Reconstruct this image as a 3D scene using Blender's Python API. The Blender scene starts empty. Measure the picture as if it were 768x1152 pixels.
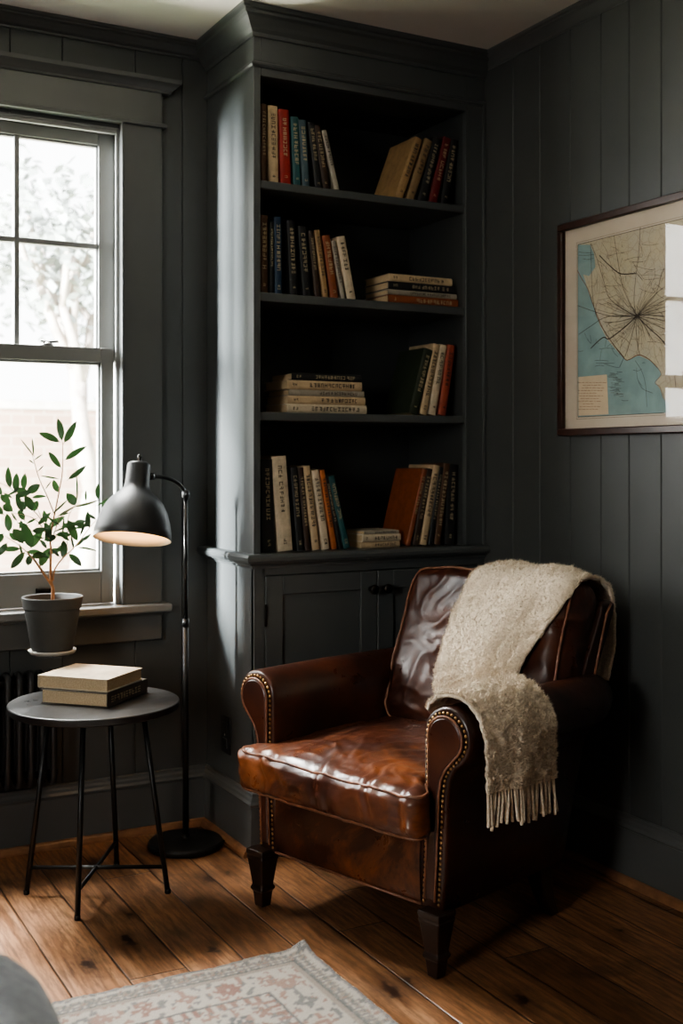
import bpy, bmesh, math, random
from mathutils import Vector, Matrix, noise
random.seed(7)
PI = math.pi
COL = bpy.context.scene.collection
R = math.radians

# ------------------------------------------------------------------ objects
def put(o, parent=None, world=False):
    COL.objects.link(o)
    if parent:
        o.parent = parent
        if world:
            m = Matrix.LocRotScale(parent.location, parent.rotation_euler, None)
            if parent.parent: m = Matrix.Identity(4)
            o.matrix_parent_inverse = m.inverted()
    return o

def thing(name, label, cat, loc=(0, 0, 0), rz=0, group=None):
    o = bpy.data.objects.new(name, None)
    o.empty_display_size = 0.05
    o.location = loc
    o.rotation_euler = (0, 0, rz)
    put(o)
    return tag(o, label, cat, group)

def tag(o, label, cat, group=None):
    o['label'] = label
    o['category'] = cat
    if group: o['group'] = group
    return o

def struct(o, label=None, cat=None):
    o['kind'] = 'structure'
    if label: o['label'] = label
    if cat: o['category'] = cat
    return o

class MB:
    def __init__(s):
        s.v = []; s.f = []
    def add(s, vs, fs):
        n = len(s.v)
        s.v += [tuple(p) for p in vs]
        s.f += [tuple(i + n for i in q) for q in fs]
        return s
    def box(s, x0, x1, y0, y1, z0, z1):
        return s.add([(x, y, z) for z in (z0, z1) for y in (y0, y1) for x in (x0, x1)],
                     [(0, 2, 3, 1), (4, 5, 7, 6), (0, 1, 5, 4), (2, 6, 7, 3), (0, 4, 6, 2), (1, 3, 7, 5)])
    def tube(s, pts, r, n=10, cap=True, closed=False):
        pts = [Vector(p) for p in pts]; m = len(pts)
        rr = r if isinstance(r, (list, tuple)) else [r] * m
        ref = None; vs = []
        for i, p in enumerate(pts):
            if closed: t = pts[(i + 1) % m] - pts[i - 1]
            else: t = pts[min(i + 1, m - 1)] - pts[max(i - 1, 0)]
            t.normalize()
            if ref is None:
                ref = Vector((0, 0, 1)) if abs(t.z) < .9 else Vector((1, 0, 0))
            u = (ref - t * ref.dot(t)).normalized(); w = t.cross(u); ref = u
            for k in range(n):
                a = 2 * PI * k / n
                vs.append(p + (u * math.cos(a) + w * math.sin(a)) * rr[i])
        fs = []
        for i in range(m if closed else m - 1):
            j = (i + 1) % m
            for k in range(n):
                l = (k + 1) % n
                fs.append((i * n + k, i * n + l, j * n + l, j * n + k))
        if cap and not closed:
            fs.append(tuple(range(n))[::-1]); fs.append(tuple((m - 1) * n + k for k in range(n)))
        return s.add(vs, fs)
    def lathe(s, prof, c=(0, 0, 0), n=40, mat=None, close=True):
        vs = []; fs = []; m = len(prof)
        for r, z in prof:
            for k in range(n):
                a = 2 * PI * k / n
                v = Vector((r * math.cos(a), r * math.sin(a), z))
                if mat: v = mat @ v
                vs.append(v + Vector(c))
        for i in range(m - 1):
            for k in range(n):
                l = (k + 1) % n
                fs.append((i * n + k, i * n + l, (i + 1) * n + l, (i + 1) * n + k))
        if close:
            fs.append(tuple(range(n))[::-1]); fs.append(tuple((m - 1) * n + k for k in range(n)))
        return s.add(vs, fs)
    def prism(s, poly, axis, a, b):
        """poly: list of 2D points, extruded along axis ('x': (y,z), 'y': (x,z), 'z': (x,y))"""
        def P(p, t):
            return {'x': (t, p[0], p[1]), 'y': (p[0], t, p[1]), 'z': (p[0], p[1], t)}[axis]
        n = len(poly)
        return s.add([P(p, a) for p in poly] + [P(p, b) for p in poly],
                     [tuple(range(n)), tuple(range(2 * n - 1, n - 1, -1))] +
                     [(k, n + k, n + (k + 1) % n, (k + 1) % n) for k in range(n)])
    def sweep(s, prof, path, seg=None, closed_prof=True):
        """moulding: prof (out, z) swept along a 2D path, out to the right of travel, mitred"""
        n = len(path); m = len(prof)
        rings = []
        for i, p in enumerate(path):
            p = Vector(p)
            nn = []
            for a, b in ((i - 1, i), (i, i + 1)):
                if 0 <= a and b < n:
                    d = (Vector(path[b]) - Vector(path[a])).normalized()
                    nn.append(Vector((d.y, -d.x)))
            nv = nn[0] if len(nn) == 1 else (nn[0] + nn[1]) / (1 + nn[0].dot(nn[1]))
            rings.append([(p.x + nv.x * o, p.y + nv.y * o, z) for o, z in prof])
        seg = seg or range(n - 1)
        for i in seg:
            self_v = rings[i] + rings[i + 1]
            s.add(self_v, [(k, (k + 1) % m, m + (k + 1) % m, m + k) for k in range(m)] +
                  [tuple(range(m))[::-1], tuple(range(m, 2 * m))])
        return s
    def grid(s, fn, nu, nv, closeu=False):
        vs = [fn(i / (nu if closeu else nu - 1), j / (nv - 1)) for i in range(nu) for j in range(nv)]
        fs = []
        for i in range(nu if closeu else nu - 1):
            k = (i + 1) % nu
            for j in range(nv - 1):
                fs.append((i * nv + j, k * nv + j, k * nv + j + 1, i * nv + j + 1))
        return s.add(vs, fs)
    def mesh(s, name):
        me = bpy.data.meshes.new(name)
        me.from_pydata(s.v, [], s.f)
        bm = bmesh.new(); bm.from_mesh(me)
        bmesh.ops.recalc_face_normals(bm, faces=bm.faces)
        bm.to_mesh(me); bm.free()
        return me
    def build(s, name, mat, parent=None, world=False, smooth=False, bevel=0, seg=2, sub=0, solid=0):
        me = s.mesh(name)
        if mat: me.materials.append(mat)
        o = bpy.data.objects.new(name, me)
        put(o, parent, world)
        if smooth:
            for p in me.polygons: p.use_smooth = True
        if solid:
            md = o.modifiers.new('solid', 'SOLIDIFY'); md.thickness = solid; md.offset = 0
        if bevel:
            md = o.modifiers.new('bevel', 'BEVEL'); md.width = bevel; md.segments = seg
            md.limit_method = 'ANGLE'; md.angle_limit = R(35); md.harden_normals = False
            for p in me.polygons: p.use_smooth = True
            try: me.set_sharp_from_angle(angle=R(35))
            except Exception: pass
        if sub:
            md = o.modifiers.new('sub', 'SUBSURF'); md.levels = sub; md.render_levels = sub
        return o

def catmull(P, n):
    P = [Vector(p) for p in P]; out = []
    for i in range(len(P) - 1):
        a = P[max(i - 1, 0)]; b = P[i]; c = P[i + 1]; d = P[min(i + 2, len(P) - 1)]
        for k in range(n):
            t = k / n
            out.append(.5 * ((2 * b) + (c - a) * t + (2 * a - 5 * b + 4 * c - d) * t * t + (3 * b - a - 3 * c + d) * t ** 3))
    out.append(P[-1]); return out

# ------------------------------------------------------------------ materials
class NT:
    def __init__(s, name):
        s.m = bpy.data.materials.new(name); s.m.use_nodes = True
        s.t = s.m.node_tree; s.t.nodes.clear()
        s.out = s.n('ShaderNodeOutputMaterial'); s.b = s.n('ShaderNodeBsdfPrincipled')
        s.l(s.b.outputs[0], s.out.inputs[0])
    def n(s, typ, **kw):
        nd = s.t.nodes.new(typ)
        for k, v in kw.items():
            if k.startswith('i_'):
                key = k[2:]
                key = int(key) if key.isdigit() else key.replace('_', ' ')
                nd.inputs[key].default_value = v
            else: setattr(nd, k, v)
        return nd
    def l(s, a, b): s.t.links.new(a, b); return s
    def co(s, scale=(1, 1, 1), loc=(0, 0, 0), src='Object', rot=(0, 0, 0)):
        tc = s.n('ShaderNodeTexCoord'); mp = s.n('ShaderNodeMapping')
        mp.inputs['Scale'].default_value = scale; mp.inputs['Location'].default_value = loc
        mp.inputs['Rotation'].default_value = rot
        s.l(tc.outputs[src], mp.inputs[0]); return mp.outputs[0]
    def noise(s, vec, scale, detail=4, rough=.55, dist=0, out=0):
        nd = s.n('ShaderNodeTexNoise'); nd.inputs['Scale'].default_value = scale
        nd.inputs['Detail'].default_value = detail; nd.inputs['Roughness'].default_value = rough
        nd.inputs['Distortion'].default_value = dist
        s.l(vec, nd.inputs['Vector']); return nd.outputs[out]
    def ramp(s, fac, stops, interp='LINEAR'):
        nd = s.n('ShaderNodeValToRGB'); nd.color_ramp.interpolation = interp
        e = nd.color_ramp.elements
        while len(e) < len(stops): e.new(.5)
        for q, (p, c) in zip(e, stops):
            q.position = p; q.color = (*c, 1) if len(c) == 3 else c
        s.l(fac, nd.inputs[0]); return nd.outputs[0]
    def mix(s, fac, a, b, mode='MIX'):
        nd = s.n('ShaderNodeMix', data_type='RGBA', blend_type=mode)
        for v, i in ((fac, 0), (a, 6), (b, 7)):
            if hasattr(v, 'is_linked') or isinstance(v, bpy.types.NodeSocket): s.l(v, nd.inputs[i])
            else: nd.inputs[i].default_value = v if i == 0 else ((*v, 1) if len(v) == 3 else v)
        return nd.outputs[2]
    def math(s, op, a, b=None, c=None):
        nd = s.n('ShaderNodeMath', operation=op)
        for i, v in enumerate((a, b, c)):
            if v is None: continue
            if isinstance(v, bpy.types.NodeSocket): s.l(v, nd.inputs[i])
            else: nd.inputs[i].default_value = v
        return nd.outputs[0]
    def bump(s, h, strength=.3, dist=.01, prev=None):
        nd = s.n('ShaderNodeBump'); nd.inputs['Strength'].default_value = strength
        nd.inputs['Distance'].default_value = dist
        s.l(h, nd.inputs['Height'])
        if prev: s.l(prev, nd.inputs['Normal'])
        s.l(nd.outputs[0], s.b.inputs['Normal']); return nd.outputs[0]
    def set(s, **kw):
        for k, v in kw.items():
            i = s.b.inputs[k.replace('_', ' ')]
            if isinstance(v, bpy.types.NodeSocket): s.l(v, i)
            else: i.default_value = (*v, 1) if isinstance(v, tuple) and len(v) == 3 else v
        return s

def simple(name, c, rough=.5, var=.15, scale=12, metal=0, bump=0, bscale=60, **kw):
    t = NT(name); v = t.co()
    c2 = tuple(x * (1 - var) for x in c); c1 = tuple(min(1, x * (1 + var)) for x in c)
    t.set(Base_Color=t.ramp(t.noise(v, scale), [(.3, c2), (.7, c1)]), Roughness=rough, Metallic=metal, **kw)
    if bump: t.bump(t.noise(v, bscale), bump, .004)
    return t.m

M = {}
M['paint'] = simple('charcoal_paint', (.060, .063, .062), .45, .1, 3, bump=.08, bscale=90)
M['trim'] = simple('charcoal_trim_paint', (.086, .088, .086), .36, .08, 4, bump=.05, bscale=70)
M['sash'] = simple('window_sash_paint', (.20, .20, .192), .35, .06, 5)
M['stool'] = simple('window_stool_paint', (.17, .17, .165), .35, .06, 5)  # lighter than the trim: window light on the stool put into its colour
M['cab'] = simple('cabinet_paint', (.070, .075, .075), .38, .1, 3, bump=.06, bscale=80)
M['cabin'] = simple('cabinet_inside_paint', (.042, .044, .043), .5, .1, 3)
M['ceil'] = simple('warm_white_plaster', (.74, .70, .65), .8, .04, 4, bump=.05)
M['iron'] = simple('black_iron', (.012, .012, .012), .38, .2, 20, metal=.3)
M['bronze'] = simple('dark_bronze', (.02, .017, .014), .35, .2, 20, metal=.8)
M['shade'] = simple('dark_grey_enamel', (.020, .020, .021), .45, .08, 8)
M['steel'] = simple('brushed_steel', (.35, .34, .33), .25, .1, 30, metal=1)
M['plate'] = simple('dark_outlet_plastic', (.012, .012, .013), .3, .1, 20)
M['rad'] = simple('radiator_enamel', (.020, .019, .019), .45, .1, 8)
M['pot'] = simple('dark_grey_stoneware', (.045, .045, .042), .75, .15, 14, bump=.15, bscale=120)
M['saucer'] = simple('pale_saucer_glaze', (.42, .40, .37), .5, .05, 8)
M['soil'] = simple('brown_potting_soil', (.13, .065, .04), .95, .6, 90, bump=1, bscale=200)
M['bark'] = simple('tan_bark', (.30, .155, .075), .8, .35, 60, bump=.5, bscale=150)
M['twig'] = simple('green_brown_twig', (.17, .12, .065), .7, .3, 60)
M['brass'] = simple('aged_brass', (.42, .26, .12), .35, .3, 90, metal=.9)
M['legwood'] = simple('dark_walnut', (.022, .011, .007), .28, .4, 30)
M['framewood'] = simple('dark_red_brown_frame_wood', (.035, .014, .009), .3, .35, 25)
M['pages'] = None
def m_pages():
    t = NT('book_pages'); v = t.co((1, 1, 1))
    n = t.noise(t.co((300, 300, 300)), 1, 2)
    t.set(Base_Color=t.ramp(n, [(.3, (.42, .30, .18)), (.7, (.62, .48, .31))]), Roughness=.85)
    t.bump(n, .3, .001); return t.m
M['pages'] = m_pages()

def m_glass(name, rough=0.0, fac=.9):
    t = NT(name)
    tr = t.n('ShaderNodeBsdfTransparent'); gl = t.n('ShaderNodeBsdfGlossy'); gl.inputs['Roughness'].default_value = rough
    fr = t.n('ShaderNodeLayerWeight'); fr.inputs['Blend'].default_value = .5
    k = t.math('MULTIPLY', t.math('ADD', t.math('MULTIPLY', t.math('POWER', fr.outputs['Facing'], 4.0), .9), .035), fac)
    mx = t.n('ShaderNodeMixShader')
    t.l(k, mx.inputs[0]).l(tr.outputs[0], mx.inputs[1]).l(gl.outputs[0], mx.inputs[2]).l(mx.outputs[0], t.out.inputs[0])
    tr.inputs[0].default_value = (.97, .98, .97, 1)
    return t.m
M['glass'] = m_glass('window_glass')
M['frameglass'] = m_glass('picture_glass', 0.015, 1.0)

def m_leather(name, dark=1.0, worn=.5, seed=0.0):
    t = NT(name); v = t.co(loc=(seed, seed * .7, seed * .3))
    big = t.noise(v, 5, 5, .6, .4); mid = t.noise(v, 16, 6, .65, .6); fine = t.noise(v, 60, 4)
    c = t.ramp(big, [(.30, (.030 * dark, .0085 * dark, .0045 * dark)), (.50, (.080 * dark, .0215 * dark, .010 * dark)), (.72, (.15 * dark, .044 * dark, .018 * dark))])
    w = t.ramp(t.noise(v, 3.2, 7, .7, .5), [(.58 - .08 * worn, (0, 0, 0)), (.80 - .1 * worn, (1, 1, 1))])
    c = t.mix(t.math('MULTIPLY', w, worn), c, (.30, .095, .030))
    c = t.mix(t.ramp(mid, [(.35, (0, 0, 0)), (.75, (.55, .55, .55))]), c, t.mix(.5, c, (.014, .005, .003)))
    vo = t.n('ShaderNodeTexVoronoi', feature='DISTANCE_TO_EDGE'); vo.inputs['Scale'].default_value = 230
    t.l(t.co(), vo.inputs['Vector'])
    t.set(Base_Color=c, Roughness=t.ramp(mid, [(.3, (.25,) * 3), (.75, (.46,) * 3)]), Coat_Weight=.15, Coat_Roughness=.25)
    b1 = t.bump(t.noise(v, 14, 3, .5, .8), .09, .012)
    b2 = t.bump(vo.outputs[0], .12, .0015, b1)
    t.bump(fine, .10, .002, b2)
    return t.m
M['leather'] = m_leather('brown_leather', .62, .3)
M['leather_worn'] = m_leather('worn_seat_leather', .78, .85, 3.1)
M['leather_back'] = m_leather('back_cushion_leather', .62, .3, 7.7)
M['leather_rail'] = m_leather('front_rail_leather', .50, .75, 4.4)
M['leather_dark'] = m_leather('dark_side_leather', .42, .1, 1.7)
M['piping'] = simple('leather_piping', (.19, .080, .045), .4, .4, 40)

def m_throw():
    t = NT('cream_wool'); v = t.co()
    n = t.noise(v, 160, 3, .6, .5)
    t.set(Base_Color=t.ramp(n, [(.3, (.54, .43, .31)), (.7, (.82, .70, .54))]), Roughness=.95, Sheen_Weight=.4)
    t.bump(n, .6, .004); return t.m
M['wool'] = m_throw()

def m_floor():
    t = NT('pine_plank_floor')
    tc = t.n('ShaderNodeTexCoord'); sp = t.n('ShaderNodeSeparateXYZ'); t.l(tc.outputs['Object'], sp.inputs[0])
    X, Y = sp.outputs[0], sp.outputs[1]
    W = .142
    u = t.math('DIVIDE', t.math('SUBTRACT', X, .72), W)
    k = t.math('FLOOR', u); fx = t.math('SUBTRACT', u, k)
    wn = t.n('ShaderNodeTexWhiteNoise', noise_dimensions='1D'); t.l(k, wn.inputs['W'])
    yo = t.math('ADD', t.math('DIVIDE', Y, 2.1), t.math('MULTIPLY', wn.outputs[0], 5.0))
    ky = t.math('FLOOR', yo); fy = t.math('SUBTRACT', yo, ky)
    idn = t.math('ADD', t.math('MULTIPLY', k, 7.31), t.math('MULTIPLY', ky, 3.77))
    wn2 = t.n('ShaderNodeTexWhiteNoise', noise_dimensions='1D'); t.l(idn, wn2.inputs['W'])
    # grain coordinates
    cb = t.n('ShaderNodeCombineXYZ')
    t.l(t.math('ADD', t.math('MULTIPLY', X, 1.0), t.math('MULTIPLY', wn2.outputs[0], 31.0)), cb.inputs[0])
    t.l(t.math('MULTIPLY', Y, .12), cb.inputs[1]); t.l(t.math('MULTIPLY', wn2.outputs[0], 9.0), cb.inputs[2])
    wv = t.n('ShaderNodeTexWave', wave_type='BANDS', bands_direction='X'); wv.inputs['Scale'].default_value = 13
    wv.inputs['Distortion'].default_value = 9; wv.inputs['Detail'].default_value = 3; wv.inputs['Detail Scale'].default_value = 1.4
    t.l(cb.outputs[0], wv.inputs['Vector'])
    g1 = t.noise(cb.outputs[0], 90, 5, .7); g2 = t.noise(cb.outputs[0], 14, 4, .6, 1.5)
    base = t.ramp(g2, [(.25, (.185, .085, .038)), (.5, (.315, .152, .072)), (.8, (.46, .25, .13))])
    base = t.mix(t.ramp(wv.outputs[1], [(.0, (.85,) * 3), (.45, (0, 0, 0))]), base, t.mix(.55, base, (.11, .042, .018)))
    base = t.mix(t.ramp(g1, [(.38, (.95,) * 3), (.56, (0, 0, 0))]), base, t.mix(.7, base, (.07, .03, .014)))
    tone = t.math('ADD', t.math('MULTIPLY', wn2.outputs[0], .6), .62)
    tn = t.n('ShaderNodeCombineXYZ')
    for i in range(3): t.l(tone, tn.inputs[i])
    base = t.mix(1.0, base, tn.outputs[0], 'MULTIPLY')
    # knots
    vk = t.n('ShaderNodeTexVoronoi'); vk.inputs['Scale'].default_value = 3.1
    mp = t.n('ShaderNodeMapping'); mp.inputs['Scale'].default_value = (1.4, .8, 1); mp.inputs['Location'].default_value = (.35, .12, 0)
    t.l(tc.outputs['Object'], mp.inputs[0])
    nz = t.noise(tc.outputs['Object'], 25, 2); ad = t.n('ShaderNodeVectorMath', operation='ADD')
    t.l(mp.outputs[0], ad.inputs[0])
    sc = t.n('ShaderNodeVectorMath', operation='SCALE'); sc.inputs['Scale'].default_value = .05
    nzc = t.noise(tc.outputs['Object'], 25, 2, out=1); t.l(nzc, sc.inputs[0]); t.l(sc.outputs[0], ad.inputs[1])
    t.l(ad.outputs[0], vk.inputs['Vector'])
    kn = t.ramp(vk.outputs['Distance'], [(.018, (1, 1, 1)), (.06, (.35,) * 3), (.13, (0, 0, 0))])
    base = t.mix(kn, base, (.030, .011, .005))
    for kx, ky, kr in ((.80, 2.78, .020), (.93, 2.86, .016), (1.377, 2.31, .022), (1.435, 2.325, .014), (1.271, 3.17, .018), (1.34, 3.20, .014), (1.10, 2.72, .014), (.98, 3.02, .012), (1.62, 2.12, .016), (1.02, 3.45, .012)):
        sv = t.n('ShaderNodeVectorMath', operation='SUBTRACT'); t.l(tc.outputs['Object'], sv.inputs[0]); sv.inputs[1].default_value = (kx, ky, 0)
        mv = t.n('ShaderNodeVectorMath', operation='MULTIPLY'); t.l(sv.outputs[0], mv.inputs[0]); mv.inputs[1].default_value = (1, .5, 1)
        av = t.n('ShaderNodeVectorMath', operation='ADD'); t.l(mv.outputs[0], av.inputs[0]); t.l(sc.outputs[0], av.inputs[1])
        sv2 = t.n('ShaderNodeVectorMath', operation='SUBTRACT'); t.l(av.outputs[0], sv2.inputs[0]); sv2.inputs[1].default_value = (.025, .025, .025)
        ln = t.n('ShaderNodeVectorMath', operation='LENGTH'); t.l(sv2.outputs[0], ln.inputs[0])
        kk = t.ramp(ln.outputs['Value'], [(kr * .5, (1, 1, 1)), (kr, (.5,) * 3), (kr * 3, (0, 0, 0))])
        base = t.mix(kk, base, (.022, .009, .005))
    # dark soaked stains
    st = t.noise(tc.outputs['Object'], 2.6, 5, .65, .8)
    base = t.mix(t.ramp(st, [(.56, (0, 0, 0)), (.72, (.8,) * 3)]), base, t.mix(.75, base, (.022, .010, .006)))
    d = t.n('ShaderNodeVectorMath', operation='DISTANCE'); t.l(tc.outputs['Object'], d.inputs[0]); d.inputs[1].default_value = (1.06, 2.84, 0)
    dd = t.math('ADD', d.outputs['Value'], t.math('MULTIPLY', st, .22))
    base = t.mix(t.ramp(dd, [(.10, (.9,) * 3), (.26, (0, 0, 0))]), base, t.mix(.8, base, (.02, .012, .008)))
    # joints
    ex = t.math('MINIMUM', fx, t.math('SUBTRACT', 1.0, fx))
    ey = t.math('MULTIPLY', t.math('MINIMUM', fy, t.math('SUBTRACT', 1.0, fy)), 2.1 / W)
    e = t.math('MINIMUM', ex, ey)
    gap = t.ramp(e, [(.006, (1, 1, 1)), (.018, (0, 0, 0))])
    base = t.mix(gap, base, (.006, .003, .002))
    t.set(Base_Color=base, Roughness=t.ramp(g2, [(.3, (.30,) * 3), (.8, (.46,) * 3)]))
    b = t.bump(t.ramp(e, [(.0, (0, 0, 0)), (.03, (1, 1, 1))]), .6, .004)
    t.bump(g1, .12, .002, b)
    return t.m
M['floor'] = m_floor()
M['shoe'] = simple('pine_shoe_moulding', (.23, .11, .055), .4, .3, 20)

# ------------------------------------------------------------------ room
XL, XR, YB, YF, H = -2.0, 2.345, -2.2, 3.674, 2.628
CX0, CY0 = 1.471, 3.285           # left side and front face of the built-in
WIN = [(0.257, 1.173)]
WZ0, WZ1 = .745, 2.315
FILL_WIN = [(.20, 1.116)]      # unseen window added in the left wall to let in fill light

fl = MB(); fl.box(XL - .1, XR + .1, YB - .1, YF + .1, -.05, 0)
struct(fl.build('floor', M['floor']), 'worn pine plank floor with knots and dark stains', 'floor')
ce = MB(); ce.box(XL - .1, XR + .1, YB - .1, YF + .1, H, H + .06)
struct(ce.build('ceiling', M['ceil']), 'plain warm white ceiling', 'ceiling')

def board_wall(mb, a0, a1, z0, z1, grooves, place, depth=.12):
    """vertical boards with V grooves; place(a, d, z) maps along / depth / height to the world"""
    pts = [(a0, 0)]
    for g in sorted(grooves):
        if a0 + .006 < g < a1 - .006: pts += [(g - .003, 0), (g, .0045), (g + .003, 0)]
    pts += [(a1, 0), (a1, depth), (a0, depth)]
    n = len(pts)
    mb.add([place(a, d, z) for z in (z0, z1) for a, d in pts],
           [tuple(range(n)), tuple(range(2 * n - 1, n - 1, -1))] + [(k, (k + 1) % n, n + (k + 1) % n, n + k) for k in range(n)])

gv = [.812, .977, 1.131, 1.218, 1.292, 1.383]
gb = [.812 - .165 * k for k in range(-1, 20)] + [1.218, 1.383]
wb = MB(); place = lambda a, d, z: (a, YF + d, z)
xs = [XL] + [q for w in sorted(WIN) for q in w] + [XR + .1]
for i in range(0, len(xs), 2): board_wall(wb, xs[i], xs[i + 1], 0, H, gb, place)
for a, b in WIN:
    board_wall(wb, a, b, 0, WZ0, gb, place); board_wall(wb, a, b, WZ1, H, gb, place)
struct(wb.build('wall_back', M['paint']), 'charcoal boarded wall around the window', 'wall')
wr = MB()
board_wall(wr, YB - .1, YF + .1, 0, H, [2.436 - .126 * k for k in range(1, 38)] + [2.436, 2.566, 2.688, 2.83, 2.981, 3.124],
           lambda a, d, z: (XR + d, a, z))
struct(wr.build('wall_right', M['paint']), 'dark charcoal wall of vertical boards behind the armchair', 'wall')
wl = MB(); lys = [YB - .1] + [q for w in FILL_WIN for q in w] + [YF + .12]
for i in range(0, len(lys), 2): wl.box(XL - .12, XL, lys[i], lys[i + 1], 0, H)
for a, b in FILL_WIN: wl.box(XL - .12, XL, a, b, 0, WZ0); wl.box(XL - .12, XL, a, b, WZ1, H)
struct(wl.build('wall_left', M['paint']), 'plain charcoal wall', 'wall')
wf = MB(); wf.box(XL - .12, XR + .12, YB - .12, YB, 0, H)
struct(wf.build('wall_front', M['paint']), 'plain charcoal wall', 'wall')

def crown(h, d):
    # (out, z)
    return [(0, H - h), (.10 * d, H - h), (.12 * d, H - .86 * h), (.30 * d, H - .74 * h), (.42 * d, H - .60 * h), (.62 * d, H - .40 * h),
            (.80 * d, H - .32 * h), (.82 * d, H - .22 * h), (.96 * d, H - .18 * h), (1.0 * d, H - .10 * h), (1.0 * d, H), (0, H)]
BASE = [(0, 0), (.016, 0), (.016, .155), (.020, .158), (.022, .165), (.016, .172), (.014, .180), (.010, .186), (.009, .194), (.004, .197), (0, .197)]
SHOE = [(.016, 0), (.034, 0), (.034, .008), (.031, .016), (.025, .021), (.016, .023)]
tr = MB(); tr.sweep(crown(.047, .062), [(XL, YF), (CX0, YF)]); struct(tr.build('trim_1', M['trim']), 'crown moulding above the window', 'crown moulding')
tr = MB(); tr.sweep(crown(.055, .032), [(XR, CY0), (XR, YB)]); struct(tr.build('trim_2', M['trim']), 'crown moulding above the boarded right wall', 'crown moulding')
b = MB(); b.sweep(BASE, [(XL, YF), (CX0, YF)]); struct(b.build('baseboard_back', M['trim']), 'tall charcoal baseboard under the window', 'baseboard')
b = MB(); b.sweep(BASE, [(XR, CY0), (XR, YB)]); struct(b.build('baseboard_right', M['trim']), 'tall charcoal baseboard behind the armchair', 'baseboard')
b = MB(); b.sweep(BASE, [(XR, YB), (XL, YB), (XL, YF)]); struct(b.build('baseboard_left', M['trim']), 'tall charcoal baseboard', 'baseboard')
b = MB(); b.sweep(SHOE, [(XL, YF), (CX0, YF), (CX0, CY0)]); struct(b.build('trim_3', M['shoe']), 'narrow bare wood shoe moulding under the baseboard', 'shoe moulding')
b = MB(); b.sweep(SHOE, [(XR, CY0), (XR, YB)]); struct(b.build('trim_4', M['shoe']), 'narrow bare wood shoe moulding on the right wall', 'shoe moulding')

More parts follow.
